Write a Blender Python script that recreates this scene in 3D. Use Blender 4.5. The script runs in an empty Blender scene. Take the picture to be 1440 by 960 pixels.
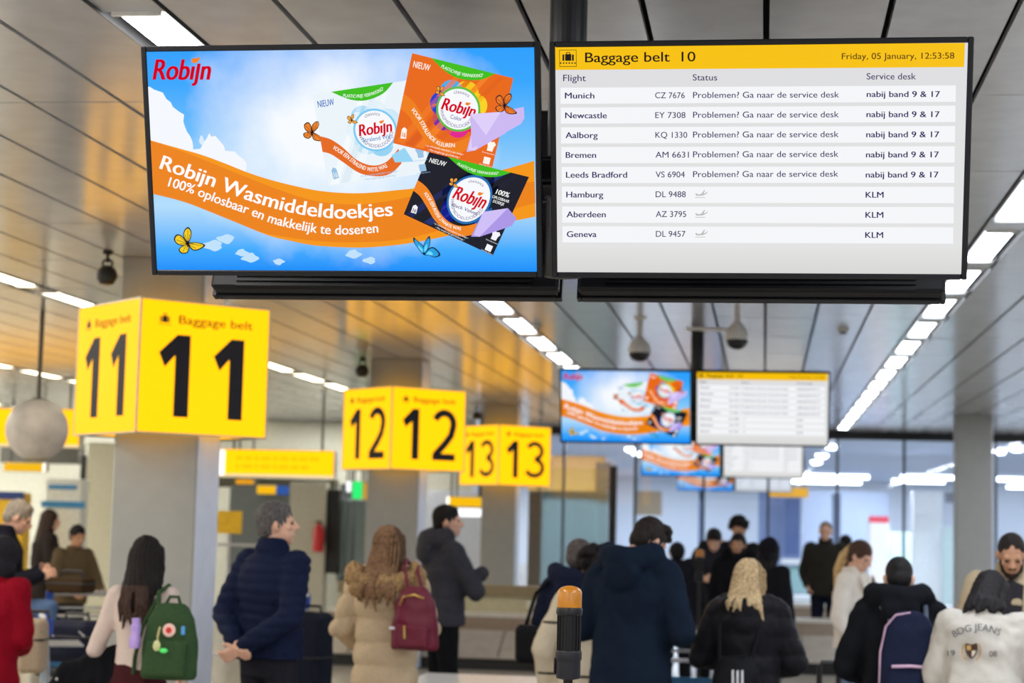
import bpy, bmesh, math, random
import numpy as np
from mathutils import Vector, Matrix, Euler
from mathutils.geometry import tessellate_polygon
from mathutils.bvhtree import BVHTree
random.seed(7)
SC = bpy.context.scene
COL = SC.collection
PI = math.pi

# ------------------------------------------------------------------ camera
F = 2600.0                     # focal length in pixels of the 1440 wide frame
CAMZ = 1.75
d = np.array([(1075-720)/F, (740-480)/F, 1.0]); d /= np.linalg.norm(d)
h = np.array([1, 0.0237, 0.0]); u = np.cross(h, d); u /= np.linalg.norm(u)
if u[1] > 0: u = -u
MC = np.stack([np.cross(d, u), d, u], 1)        # columns: world axes in camera axes (right, down, forward)
MW = MC.T
cam_data = bpy.data.cameras.new('camera')
cam = bpy.data.objects.new('camera', cam_data); COL.objects.link(cam)
cam_data.sensor_width = 36.0
cam_data.lens = F/1440*36
cam_data.clip_end = 400
rot = Matrix(((MW[0][0], -MW[0][1], -MW[0][2]), (MW[1][0], -MW[1][1], -MW[1][2]), (MW[2][0], -MW[2][1], -MW[2][2])))
cam.matrix_world = Matrix.Translation((0, 0, CAMZ)) @ rot.to_4x4()
cam_data.dof.use_dof = True
cam_data.dof.focus_distance = 5.52
cam_data.dof.aperture_fstop = 3.5
SC.camera = cam
SC.view_settings.view_transform = 'Standard'
SC.view_settings.look = 'None'
SC.view_settings.exposure = 0.0
SC.view_settings.gamma = 1.0
SC.view_settings.use_curve_mapping = False
LAMP_E = 9.0                  # ceiling tubes
AREA_W = 98.0                  # tubes overhead and behind the camera, and added light on the left
WORLD_E = 0.34

w = bpy.data.worlds.new('daylight'); SC.world = w; w.use_nodes = True
bg = w.node_tree.nodes['Background']
bg.inputs[0].default_value = (0.80, 0.90, 1.0, 1); bg.inputs[1].default_value = WORLD_E

def area_lamp(x, y, z, sx, sy, power, colour):  # serves unseen tube rows and added fill lights alike
    l = bpy.data.lights.new('overhead_tube_or_fill', 'AREA'); l.shape = 'RECTANGLE'; l.size = sx; l.size_y = sy
    l.energy = power; l.color = colour
    o = bpy.data.objects.new('overhead_tube_or_fill', l); COL.objects.link(o); o.location = (x, y, z)
    o['kind'] = 'helper'
    return o
for lx in (-9.955, -6.155, -2.355, 1.445, 5.245):
    for ly in (-6, -2.6, 0.8, 4.2):
        area_lamp(lx, ly, 3.6, .16, 3.0, AREA_W, (1, .93, .80) if lx < -3 else (1, .97, .92) if lx < 0 else (.93, .96, 1))
for lx in (9.045,):
    for ly in (9, 14, 19, 24, 30):
        area_lamp(lx, ly, 3.6, .16, 3.4, AREA_W*.7, (.84, .91, 1))

for lx in (-12, -4, 4, 12):  # added light for the next hall, its front row for the panels
    for ly in (38.6, 45, 54, 63, 71):
        area_lamp(lx, ly, 3.55, 3.0, .3, 400, (.87, .93, 1))
for ly in (8, 12, 16, 20, 24, 28, 32):  # additional lighting placed out of view on the left
    area_lamp(-17.6, ly, 3.6, .16, 3.0, AREA_W*1.6, (1, .95, .82))
for lx in (-19, -16):  # fill lights added to brighten the left back zone
    area_lamp(lx, 32.5, 3.6, 2.6, .3, 190, (1, .98, .92))
for lx in (-12.6, -8.0):  # weaker fill added close to the back wall
    area_lamp(lx, 34.2, 3.6, 2.4, .2, 90, (1, .98, .94))

# ------------------------------------------------------------------ pixel helpers: where the photo's rays meet planes
def ray(px, py):
    v = MW @ np.array([(px-720)/F, (py-480)/F, 1.0]); return v
def at(px, py, pxm):
    v = ray(px, py)*(F/pxm); return Vector((v[0], v[1], v[2]+CAMZ))
def onY(px, py, Y):
    v = ray(px, py); v = v*(Y/v[1]); return Vector((v[0], v[1], v[2]+CAMZ))
def onZ(px, py, z):
    v = ray(px, py); v = v*((z-CAMZ)/v[2]); return Vector((v[0], v[1], z))
def toPx(p):
    q = MC @ np.array([p[0], p[1], p[2]-CAMZ]); return (720+F*q[0]/q[2], 480+F*q[1]/q[2], q[2])
def inview(p, m=30):
    x, y, z = toPx(p); return z > 0 and -m < x < 1440+m and -m < y < 960+m

# ------------------------------------------------------------------ materials
def lin(c):
    r = []
    for v in c[:3]:
        v = v/255.0; r.append(v/12.92 if v <= .04045 else ((v+.055)/1.055)**2.4)
    return (r[0], r[1], r[2], 1.0)
_M = {}
def M(name, rgb=None, rough=.55, metal=0.0, spec=.5, var=.05, scale=20.0, bump=0.0, coat=0.0):
    if name in _M: return _M[name]
    m = bpy.data.materials.new(name); m.use_nodes = True; nt = m.node_tree; b = nt.nodes['Principled BSDF']
    c = lin(rgb)
    b.inputs['Roughness'].default_value = rough; b.inputs['Metallic'].default_value = metal
    b.inputs['Specular IOR Level'].default_value = spec; b.inputs['Coat Weight'].default_value = coat
    tc = nt.nodes.new('ShaderNodeTexCoord'); nz = nt.nodes.new('ShaderNodeTexNoise'); nz.inputs['Scale'].default_value = scale
    nz.inputs['Detail'].default_value = 4
    nt.links.new(tc.outputs['Object'], nz.inputs['Vector'])
    rp = nt.nodes.new('ShaderNodeValToRGB')
    rp.color_ramp.elements[0].position = .3; rp.color_ramp.elements[1].position = .7
    rp.color_ramp.elements[0].color = (c[0]*(1-var*2), c[1]*(1-var*2), c[2]*(1-var*2), 1)
    rp.color_ramp.elements[1].color = (min(1,c[0]*(1+var*2)), min(1,c[1]*(1+var*2)), min(1,c[2]*(1+var*2)), 1)
    nt.links.new(nz.outputs['Fac'], rp.inputs['Fac']); nt.links.new(rp.outputs['Color'], b.inputs['Base Color'])
    if bump:
        bp = nt.nodes.new('ShaderNodeBump'); bp.inputs['Strength'].default_value = bump; bp.inputs['Distance'].default_value = .01
        nt.links.new(nz.outputs['Fac'], bp.inputs['Height']); nt.links.new(bp.outputs['Normal'], b.inputs['Normal'])
    _M[name] = m; return m
def E(name, rgb=None, s=1.0):
    if name in _M: return _M[name]
    m = bpy.data.materials.new(name); m.use_nodes = True; nt = m.node_tree; b = nt.nodes['Principled BSDF']
    c = lin(rgb)
    b.inputs['Base Color'].default_value = (0.01, 0.01, 0.01, 1); b.inputs['Roughness'].default_value = .35
    b.inputs['Specular IOR Level'].default_value = .04
    b.inputs['Emission Color'].default_value = c; b.inputs['Emission Strength'].default_value = s
    _M[name] = m; return m
def EL(name, rgb):                                   # emitter with a linear colour that may exceed the clipping level
    m = E(name, (255,255,255), 1.0); m.node_tree.nodes['Principled BSDF'].inputs['Emission Color'].default_value = (*rgb, 1); return m
def S(rgb, s=1.0):                                  # a colour shown on a lit screen
    return E('screen_%02x%02x%02x_%g' % (rgb[0], rgb[1], rgb[2], s), rgb, s)
def glass(name, tint=(.92,.955,1.0), refl=1.0):
    if name in _M: return _M[name]
    m = bpy.data.materials.new(name); m.use_nodes = True; nt = m.node_tree
    for n in list(nt.nodes): nt.nodes.remove(n)
    out = nt.nodes.new('ShaderNodeOutputMaterial'); mx = nt.nodes.new('ShaderNodeMixShader')
    tr = nt.nodes.new('ShaderNodeBsdfTransparent'); tr.inputs[0].default_value = (*tint, 1)
    gl = nt.nodes.new('ShaderNodeBsdfGlossy'); gl.inputs['Roughness'].default_value = .02
    fr = nt.nodes.new('ShaderNodeFresnel'); fr.inputs[0].default_value = 1.5
    nt.links.new(fr.outputs[0], mx.inputs[0]); nt.links.new(tr.outputs[0], mx.inputs[1]); nt.links.new(gl.outputs[0], mx.inputs[2])
    nt.links.new(mx.outputs[0], out.inputs[0]); _M[name] = m; return m

# ------------------------------------------------------------------ mesh builder
class MB:
    def __init__(s): s.v = []; s.f = []; s.m = []; s.mats = []
    def mi(s, mat):
        if mat not in s.mats: s.mats.append(mat)
        return s.mats.index(mat)
    def add(s, vs, fs, mat):
        o = len(s.v); k = s.mi(mat); s.v += [tuple(p) for p in vs]
        for f in fs: s.f.append(tuple(i+o for i in f)); s.m.append(k)
    def box(s, c, sz, mat, R=None, bev=0.0):
        hx, hy, hz = sz[0]/2, sz[1]/2, sz[2]/2
        if bev > 0:
            b = min(bev, hx*.9, hy*.9, hz*.9)
            vs = []
            for sx in (-1, 1):
                for sy in (-1, 1):
                    for sz_ in (-1, 1):
                        vs += [(sx*hx, sy*(hy-b), sz_*(hz-b)), (sx*(hx-b), sy*hy, sz_*(hz-b)), (sx*(hx-b), sy*(hy-b), sz_*hz)]
            bm = bmesh.new()
            for p in vs: bm.verts.new(p)
            r = bmesh.ops.convex_hull(bm, input=bm.verts[:])
            bm.verts.index_update(); vs = [v.co.copy() for v in bm.verts]; fs = [tuple(v.index for v in f.verts) for f in bm.faces]; bm.free()
        else:
            vs = [(x, y, z) for x in (-hx, hx) for y in (-hy, hy) for z in (-hz, hz)]
            fs = [(0,1,3,2), (4,6,7,5), (0,4,5,1), (2,3,7,6), (0,2,6,4), (1,5,7,3)]
        C = Vector(c)
        vs = [(R @ Vector(p) if R else Vector(p))+C for p in vs]
        s.add(vs, fs, mat)
    def tube(s, p0, p1, r0, r1, mat, n=16, caps=True):
        p0 = Vector(p0); p1 = Vector(p1); a = (p1-p0).normalized()
        t = Vector((0,0,1)) if abs(a.z) < .9 else Vector((1,0,0))
        x = a.cross(t).normalized(); y = a.cross(x)
        vs = []
        for p, r in ((p0, r0), (p1, r1)):
            for i in range(n):
                q = 2*PI*i/n; vs.append(p+x*(r*math.cos(q))+y*(r*math.sin(q)))
        fs = [(i, (i+1) % n, n+(i+1) % n, n+i) for i in range(n)]
        if caps: fs += [tuple(range(n-1, -1, -1)), tuple(range(n, 2*n))]
        s.add(vs, fs, mat)
    def path(s, pts, r, mat, n=10):
        pts = [Vector(p) for p in pts]; vs = []; fs = []
        up = Vector((.13,.2,.97))
        for k, p in enumerate(pts):
            a = (pts[min(k+1, len(pts)-1)]-pts[max(k-1, 0)]).normalized()
            x = a.cross(up).normalized(); y = a.cross(x)
            rr = r[k] if isinstance(r, (list, tuple)) else r
            for i in range(n):
                q = 2*PI*i/n; vs.append(p+x*(rr*math.cos(q))+y*(rr*math.sin(q)))
        for k in range(len(pts)-1):
            for i in range(n): fs.append((k*n+i, k*n+(i+1) % n, (k+1)*n+(i+1) % n, (k+1)*n+i))
        fs += [tuple(range(n-1, -1, -1)), tuple(range((len(pts)-1)*n, len(pts)*n))]
        s.add(vs, fs, mat)
    def ribbon(s, pts, nrm, wid, th, mat):               # flat strap along a path
        pts = [Vector(p) for p in pts]; vs = []; fs = []
        for k, p in enumerate(pts):
            a = (pts[min(k+1, len(pts)-1)]-pts[max(k-1, 0)]).normalized()
            nn = Vector(nrm[k] if isinstance(nrm, list) else nrm)
            x = a.cross(nn).normalized(); y = x.cross(a).normalized()
            for sx, sy in ((-1,-1), (1,-1), (1,1), (-1,1)): vs.append(p+x*(sx*wid/2)+y*(sy*th/2))
        for k in range(len(pts)-1):
            for i in range(4): fs.append((k*4+i, k*4+(i+1) % 4, (k+1)*4+(i+1) % 4, (k+1)*4+i))
        n = len(pts)*4
        fs += [(3,2,1,0), (n-4,n-3,n-2,n-1)]
        s.add(vs, fs, mat)
    def lathe(s, prof, c, mat, n=24, R=None):              # prof: (radius, height)
        vs = []; fs = []; C = Vector(c)
        for r, z in prof:
            for i in range(n):
                q = 2*PI*i/n; p = Vector((r*math.cos(q), r*math.sin(q), z)); vs.append((R @ p if R else p)+C)
        for k in range(len(prof)-1):
            for i in range(n): fs.append((k*n+i, k*n+(i+1) % n, (k+1)*n+(i+1) % n, (k+1)*n+i))
        fs += [tuple(range(n-1, -1, -1)), tuple(range((len(prof)-1)*n, len(prof)*n))]
        s.add(vs, fs, mat)
    def ell(s, c, r, mat, nu=16, nv=10, R=None):
        vs = []; fs = []; C = Vector(c)
        for j in range(1, nv):
            t = PI*j/nv
            for i in range(nu):
                q = 2*PI*i/nu; p = Vector((r[0]*math.sin(t)*math.cos(q), r[1]*math.sin(t)*math.sin(q), r[2]*math.cos(t)))
                vs.append((R @ p if R else p)+C)
        top = len(vs); vs.append((R @ Vector((0,0,r[2])) if R else Vector((0,0,r[2])))+C); vs.append((R @ Vector((0,0,-r[2])) if R else Vector((0,0,-r[2])))+C)
        for j in range(nv-2):
            for i in range(nu): fs.append((j*nu+i, (j+1)*nu+i, (j+1)*nu+(i+1) % nu, j*nu+(i+1) % nu))
        for i in range(nu):
            fs.append((top, i, (i+1) % nu)); fs.append((top+1, (nv-2)*nu+(i+1) % nu, (nv-2)*nu+i))
        s.add(vs, fs, mat)
    def poly(s, pts, mat):                               # filled planar outline
        pts = [Vector(p) for p in pts]
        s.add(pts, [tuple(t) for t in tessellate_polygon([pts])], mat)
    def prism(s, pts, off, mat):                         # outline swept by the vector off
        pts = [Vector(p) for p in pts]; n = len(pts); off = Vector(off)
        t = tessellate_polygon([pts])
        fs = [tuple(q) for q in t]+[tuple(i+n for i in q[::-1]) for q in t]+[(i, (i+1) % n, n+(i+1) % n, n+i) for i in range(n)]
        s.add(pts+[p+off for p in pts], fs, mat)
    def build(s, name, parent=None, smooth=False, loc=None, rot=None):
        me = bpy.data.meshes.new(name); me.from_pydata(s.v, [], s.f)
        for m in s.mats: me.materials.append(m)
        me.polygons.foreach_set('material_index', s.m)
        if smooth: me.polygons.foreach_set('use_smooth', [True]*len(s.f))
        me.update()
        bm = bmesh.new(); bm.from_mesh(me); bmesh.ops.recalc_face_normals(bm, faces=bm.faces[:]); bm.to_mesh(me); bm.free()
        if smooth:
            try: me.set_sharp_from_angle(angle=math.radians(40))
            except Exception: pass
        o = bpy.data.objects.new(name, me); COL.objects.link(o)
        if parent: o.parent = parent
        if loc is not None: o.location = loc
        if rot is not None: o.rotation_euler = rot
        return o
def thing(name, label, cat, loc=(0,0,0), rot=(0,0,0), group=None):
    o = bpy.data.objects.new(name, None); COL.objects.link(o); o.empty_display_size = .1
    o.location = loc; o.rotation_euler = rot; o['label'] = label; o['category'] = cat
    if group: o['group'] = group
    return o
def tag(o, label, cat, group=None):
    o['label'] = label; o['category'] = cat
    if group: o['group'] = group
    return o
def struct(o): o['kind'] = 'structure'; return o
def dup(root, loc, rot=None, label=None):
    r = root.copy(); COL.objects.link(r); r.location = loc
    if rot is not None: r.rotation_euler = rot
    if label: r['label'] = label
    for ch in list(root.children):
        c = ch.copy(); COL.objects.link(c); c.parent = r
        for g in list(ch.children):
            e = g.copy(); COL.objects.link(e); e.parent = c
    return r

# ------------------------------------------------------------------ lettering
_T = {}
def tgeo(t, bold=0.0):
    k = (t, bold)
    if k in _T: return _T[k]
    cu = bpy.data.curves.new('t', 'FONT'); cu.body = t; cu.size = 1.0; cu.offset = bold; cu.resolution_u = 4; cu.fill_mode = 'FRONT'
    o = bpy.data.objects.new('t', cu); me = bpy.data.meshes.new_from_object(o)
    V = np.zeros(len(me.vertices)*3); me.vertices.foreach_get('co', V); V = V.reshape(-1, 3)[:, :2].copy()
    fs = [tuple(p.vertices) for p in me.polygons]
    bpy.data.objects.remove(o); bpy.data.curves.remove(cu); bpy.data.meshes.remove(me)
    _T[k] = (V, fs); return _T[k]
def fat(t, bold):
    """heavier letters: a slight outline offset plus the same letter printed side by side"""
    if bold <= .004: return tgeo(t, 0.0)
    V, fs = tgeo(t, 0.0); W = []; G = []
    for k, dx in enumerate((-1, 0, 1)):
        o = len(V)*k; W.append(V+np.array([dx*bold*.75, 0])); G += [tuple(i+o for i in f) for f in fs]
    return np.concatenate(W), G
CAP = None
def text(mb, t, fn, x0, x1, yb, cap, mat, bold=0.0, shear=0.0):
    """letters from x0 to x1 along a baseline yb in the plane's own 2-D units (y down), fn maps 2-D to 3-D"""
    global CAP
    if CAP is None:
        hv, _ = tgeo('H'); CAP = hv[:, 1].max()
    V, fs = fat(t, bold); a, b = V[:, 0].min(), V[:, 0].max()
    vs = []
    for x, y in V:
        yy = y/CAP*cap; X = x0+(x-a)/(b-a)*(x1-x0)+shear*yy
        vs.append(fn(X, (yb(X) if callable(yb) else yb)-yy))
    mb.add(vs, fs, mat)
def text_curve(mb, t, fn, pts, cap, mat, bold=0.0, shear=0.0):
    """letters along a curved baseline given as points"""
    hv, _ = tgeo('H'); ch = hv[:, 1].max()
    V, fs = fat(t, bold); a, b = V[:, 0].min(), V[:, 0].max()
    P = np.array(pts, float)
    # smooth the polyline
    tt = np.linspace(0, len(P)-1, 160); i0 = np.clip(tt.astype(int), 0, len(P)-2); fr = tt-i0
    def g(i): return P[np.clip(i, 0, len(P)-1)]
    p0, p1, p2, p3 = g(i0-1), g(i0), g(i0+1), g(i0+2); fr = fr[:, None]
    Q = .5*((2*p1)+(-p0+p2)*fr+(2*p0-5*p1+4*p2-p3)*fr**2+(-p0+3*p1-3*p2+p3)*fr**3)
    L = np.concatenate([[0], np.cumsum(np.linalg.norm(np.diff(Q, axis=0), axis=1))])
    def B(s_):
        s_ = min(max(s_, 0), L[-1]-1e-6); return np.array([np.interp(s_, L, Q[:, 0]), np.interp(s_, L, Q[:, 1])])
    vs = []
    for x, y in V:
        yy = y/ch*cap
        s_ = (x-a)/(b-a)*L[-1]+shear*yy
        p = B(s_); e = B(s_+L[-1]*.02)-B(s_-L[-1]*.02); e /= np.linalg.norm(e)
        vs.append(fn(p[0]+e[1]*yy, p[1]-e[0]*yy))
    mb.add(vs, fs, mat)
def stroke(mb, pts, wd, fn, mat, closed=False):
    P = [Vector((p[0], p[1])) for p in pts]; n = len(P); vs = []; fs = []
    for k in range(n):
        if closed: a = P[(k-1) % n]; b = P[(k+1) % n]
        else: a = P[max(k-1, 0)]; b = P[min(k+1, n-1)]
        e = (b-a).normalized(); nn = Vector((-e.y, e.x))
        i = wd/2
        vs.append(fn(*(P[k]+nn*i))); vs.append(fn(*(P[k]-nn*i)))
    for k in range(n if closed else n-1):
        j = (k+1) % n; fs.append((2*k, 2*k+1, 2*j+1, 2*j))
    mb.add(vs, fs, mat)
def disc(c, rx, ry=None, n=28, a0=0, a1=2*PI):
    ry = ry or rx; return [(c[0]+rx*math.cos(a0+(a1-a0)*i/n), c[1]+ry*math.sin(a0+(a1-a0)*i/n)) for i in range(n if a1-a0 > 6.2 else n+1)]
def smooth_closed(P, k=4):
    n = len(P); r = []
    for i in range(n):
        p0, p1, p2, p3 = (np.array(P[(i+j) % n], float) for j in (-1, 0, 1, 2))
        for q in range(k):
            f = q/k; r.append(tuple(.5*((2*p1)+(-p0+p2)*f+(2*p0-5*p1+4*p2-p3)*f**2+(-p0+3*p1-3*p2+p3)*f**3)))
    return r
# ================================================================== SETTING
CEIL = 3.61
LINES = [-13.755, -9.955, -6.155, -2.355, 1.445, 5.245]
m_ceil = M('ceiling_metal', (180,181,187), .165, 0.0, .8, .03, 6)
m_ceil.node_tree.nodes['Principled BSDF'].inputs['IOR'].default_value = 1.75
m_void = M('ceiling_void', (26,26,28), .8)
m_trough = M('lamp_trough', (58,58,60), .5)
m_floor = M('terrazzo', (172,166,156), .22, 0, .5, .06, 30)
m_pillar = M('pillar_grey', (166,167,164), .6, 0, .3, .02, 8)
m_pillar_lit = M('pillar_lit_side', (226,232,248), .35, .0, .5, .02, 8)  # paler colour paints the light on the pillars' right side
m_black = M('black_metal', (22,23,27), .4)
m_cream = M('cream_panel', (205,203,180), .6)
m_wall = M('back_wall', (190,190,176), .7)
m_slate = M('slate_panel', (108,116,118), .6)
GY = 36.4                                  # the glass wall across the end of the hall

fl = MB(); fl.box((-1, 38, -.05), (60, 96, .1), m_floor)
struct(fl.build('floor'))
# ceiling: metal panels with open joints below a dark void
cb = MB(); rng = random.Random(3)
PITCH = 1.72; Y0 = 7.98
bounds = [-13.755-3.8]+LINES+[9.045]
for k in range(len(bounds)-1):
    xa, xb = bounds[k]+.13, bounds[k+1]-.13
    n = 8; wd = (xb-xa)/n
    for j in range(n):
        for r in range(-3, 17):
            ya = Y0+PITCH*r
            R = Euler((rng.uniform(-.0015,.0015), rng.uniform(-.0015,.0015), 0)).to_matrix()
            cb.box((xa+wd*(j+.5), ya+PITCH/2, CEIL+.015), (wd-.024, PITCH-.014, .03), m_ceil, R)
cb.box((-4.3, 22, CEIL+.16), (30, 50, .02), m_void)
struct(cb.build('ceiling'))
# beyond the glass the ceiling carries on plain
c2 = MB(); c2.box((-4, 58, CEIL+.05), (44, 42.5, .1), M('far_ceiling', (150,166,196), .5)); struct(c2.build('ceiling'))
# troughs of the lamp rows, plates between the lamps
for k, lx in enumerate(LINES):
    t = MB()
    t.box((lx, 19.6, CEIL+.125), (.27, 33, .01), m_trough)
    for sx in (-1, 1): t.box((lx+sx*.131, 19.6, CEIL+.06), (.004, 33, .14), m_trough)
    for r in range(-3, 17): t.box((lx, Y0+PITCH*r+.06, CEIL+.02), (.255, .42, .03), m_ceil)
    struct(t.build('trim_%d' % (k+1)))

# ceiling tubes
ORD = ['nearest', 'second', 'third', 'fourth', 'fifth', 'sixth', 'seventh', 'eighth', 'ninth', 'tenth', 'eleventh', 'twelfth', 'thirteenth',
       'fourteenth', 'fifteenth', 'sixteenth', 'seventeenth', 'eighteenth', 'nineteenth', 'twentieth']
def lamp_proto(colour, e):
    t = thing('ceiling_light', '', 'ceiling light')
    a = MB(); a.box((0,0,.05), (.19, 1.28, .06), M('lamp_body', (225,225,225), .35))
    for sy in (-1, 1): a.box((0, sy*.65, .03), (.19, .02, .08), M('lamp_body'))
    a.build('housing', t)
    b = MB(); b.box((0,0,.008), (.155, 1.26, .016), E('tube_%s' % colour, {'warm': (255,244,214), 'white': (250,250,250), 'cool': (240,247,255)}[colour], e), None, .004)
    b.build('diffuser', t)
    return t
protos = {'warm': lamp_proto('warm', LAMP_E*.75), 'white': lamp_proto('white', LAMP_E), 'cool': lamp_proto('cool', LAMP_E)}
used = set()
where = {0: 'in the ceiling row farthest to the left', 1: 'in the ceiling row two rows left of the baggage belt signs', 2: 'in the ceiling row just left of the sign pillars',
         3: 'in the ceiling row left of the hanging screens', 4: 'in the ceiling row right of the hanging screens', 5: 'in the ceiling row right of the right pillar'}
for k, lx in enumerate(LINES):
    kind = ('warm', 'warm', 'warm', 'white', 'cool', 'cool')[k]; c = 0
    for r in range(-3, 17):
        y = Y0+PITCH*(r+.5)+.06
        if y > 36 or y < 3: continue
        if not (inview((lx, y-.7, CEIL)) or inview((lx, y+.7, CEIL))):
            q_ = MB(); q_.box((lx, y, CEIL+.04), (.19, 1.28, .04), M('lamp_body')); q_.box((lx, y, CEIL+.01), (.155, 1.26, .016), E('tube_off_view', (250,248,240), 2.5)); struct(q_.build('trim_lamp'))
            if r >= 0 and r % 2 == 0:
                area_lamp(lx, y, CEIL-.005, .15, 2.6, AREA_W*.7, (1, .93, .80) if k < 3 else (.97,.98,1) if k < 4 else (.86,.93,1))
            continue
        lab = '%s fluorescent tube light %s' % (ORD[c], where[k]); c += 1
        p = protos[kind]
        if kind not in used: used.add(kind); p.location = (lx, y, CEIL); p['label'] = lab
        else: p = dup(p, (lx, y, CEIL), None, lab)
        p['group'] = 'fluorescent tubes in the ceiling rows'

# pillars
def pillar(name, px0, px1, Y):
    x0 = onY(px0, 700, Y).x; x1 = onY(px1, 700, Y).x; s_ = x1-x0
    p = MB(); dp = s_*.88; p.box(((x0+x1)/2, Y+dp/2, CEIL/2), (s_, dp, CEIL), m_pillar, None, .012)
    o = struct(p.build(name))
    e = MB(); e.box((x1+.003, Y+dp/2, CEIL/2), (.008, dp-.03, CEIL-.02), m_pillar_lit); e.build('lit_side', o)  # thin sheet that carries the painted light of this side
    return (x0+x1)/2
PX = [pillar('pillar_1', 157, 275, 12.95), pillar('pillar_2', 515, 588, 21.3), pillar('pillar_3', 677, 725, 29.5)]
pillar('pillar_4', 1345, 1396, 30.2)

# glass wall with the dark head beam and mullions
xL = onY(742, 700, GY).x; xR = onY(1500, 700, GY).x
b = MB(); zt = onY(1300, 605, GY).z; zb = onY(1300, 620, GY).z
b.box(((xL+xR)/2, GY, (zt+zb)/2), (xR-xL, .3, zt-zb), m_black); struct(b.build('trim_7'))
b = MB(); b.box(((xL+xR)/2, GY, .06), (xR-xL, .14, .12), M('dark_sill', (60,64,70), .5)); struct(b.build('trim_8'))
mx = [758, 792, 893, 989, 1080, 1177, 1271, 1400]
xs = [onY(p, 720, GY).x for p in mx]
for i, x in enumerate(xs):
    t = MB(); t.box((x, GY, zb/2), (.05 if i != 2 else .06, .12, zb), M('mullion', (70,78,90), .4)); struct(t.build('trim_%d' % (9+i)))
for i in range(len(xs)):
    x0 = xs[i]+.02; x1 = (xs[i+1] if i+1 < len(xs) else xR)-.02
    t = MB(); t.box(((x0+x1)/2, GY, (.12+zb)/2), (x1-x0, .012, zb-.12), glass('window_glass')); struct(t.build('window_%d' % (i+1)))
# a black framed glass screen in front of the wall, left of the exit
yb_ = 33.0
xa = onY(742, 700, yb_).x; xc = onY(862, 700, yb_).x
t = MB(); zt2 = onY(862, 655, yb_).z; t.box((xc, yb_, zt2/2), (.13, .12, zt2), m_black); struct(t.build('trim_18'))
t = MB(); t.box(((xa+xc)/2-.03, yb_, zt2/2), (xc-xa-.14, .012, zt2-.1), glass('tinted_glass', (.86,.91,.87))); struct(t.build('window_10'))

# left service zone: back wall made of panels
BY = 35.0
def wpx(name, x0, y0, x1, y1, Y, th, mat, st=True, parent=None):
    a = onY(x0, (y0+y1)/2, Y).x; c = onY(x1, (y0+y1)/2, Y).x; zt_ = onY((x0+x1)/2, y0, Y).z; zb_ = max(.005, onY((x0+x1)/2, y1, Y).z)
    q = MB(); q.box(((a+c)/2, Y+th/2, (zt_+zb_)/2), (c-a, th, zt_-zb_), mat, None, .01)
    o = q.build(name, parent)
    if st: struct(o)
    return o
t = MB(); t.box((-13.5, BY+.6, 1.8), (15.8, .2, 3.6), m_wall); struct(t.build('wall_back'))
wpx('wall_cream', 118, 622, 158, 860, 31, .4, m_cream)
wpx('trim_19', 112, 640, 119, 705, 31.2, .2, m_black)
wpx('wall_slate', 320, 684, 405, 860, 33.6, .3, m_slate)
wpx('wall_cream_far', 405, 678, 456, 860, 33.4, .3, M('cream_far', (190,188,172), .6))
wpx('trim_20', 0, 622, 110, 651, 34, .4, M('dark_fascia', (70,68,60), .6))
wpx('trim_21', 300, 672, 470, 686, 34, .4, M('olive_fascia', (86,84,66), .6))
wpx('door_1', 456, 688, 476, 806, 33.5, .2, M('door_black', (14,15,18), .5))
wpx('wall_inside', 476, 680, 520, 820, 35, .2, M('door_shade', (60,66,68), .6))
for i, (a_, b_) in enumerate(((474, 483), (486, 494), (498, 519))):
    wpx('window_%d' % (11+i), a_, 702, b_, 812, 33.9, .03, M('door_glass_teal', (128,146,146), .25))
t = MB(); t.box((-24, 24, 1.8), (.2, 30, 3.6), m_wall); struct(t.build('wall_left'))
wpx('wall_middle', 600, 690, 690, 830, 35.2, .3, M('pale_blue_wall', (196,202,214), .5))
wpx('wall_taupe', 742, 692, 760, 835, 32.5, .2, M('taupe_panel', (104,100,92), .5))

# next hall beyond the glass
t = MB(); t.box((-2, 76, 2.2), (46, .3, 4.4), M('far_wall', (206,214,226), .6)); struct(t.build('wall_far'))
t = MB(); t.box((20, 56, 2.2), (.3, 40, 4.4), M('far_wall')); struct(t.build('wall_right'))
def fpx(name, x0, y0, x1, y1, Y, th, mat, label=None, cat=None):
    o = wpx(name, x0, y0, x1, y1, Y, th, mat, label is None)
    if label: tag(o, label, cat)
    return o
fpx('pillar_5', 1284, 690, 1325, 850, 44, .6, M('white_column', (236,238,240), .5))
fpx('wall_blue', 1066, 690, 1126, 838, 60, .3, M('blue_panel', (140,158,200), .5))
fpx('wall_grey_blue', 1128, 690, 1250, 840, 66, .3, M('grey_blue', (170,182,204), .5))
fpx('trim_22', 1100, 838, 1210, 846, 45, .4, M('white_ledge', (235,238,240), .4))
fpx('wall_teal', 1326, 740, 1346, 850, 43, .3, M('teal_panel', (186,206,206), .4))
fpx('trim_24', 1098, 786, 1152, 794, 43, .3, M('white_ledge'))
fpx('wall_teal_low', 1104, 796, 1150, 834, 43.2, .2, M('teal_glass', (160,196,198), .3))
fpx('wall_teal_pale', 1250, 748, 1284, 848, 47, .2, M('teal_pale', (190,216,214), .3))
fpx('wall_window_blue', 1104, 700, 1124, 780, 59, .2, M('window_blue', (92,112,160), .3))
fpx('trim_25', 1331, 692, 1344, 706, 42, .3, M('grey_box', (84,88,100), .5))
fpx('trim_26', 982, 660, 990, 842, 41.6, .2, M('slate_post', (84,104,140), .4))
fpx('trim_27', 1170, 694, 1182, 842, 58, .3, M('steel_blue', (110,122,150), .4))
fpx('reflection_tan', 742, 640, 850, 690, 41, .3, M('tan_reflection', (176,128,64), .5))  # tan reflection in the glass, built as a coloured box
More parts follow.
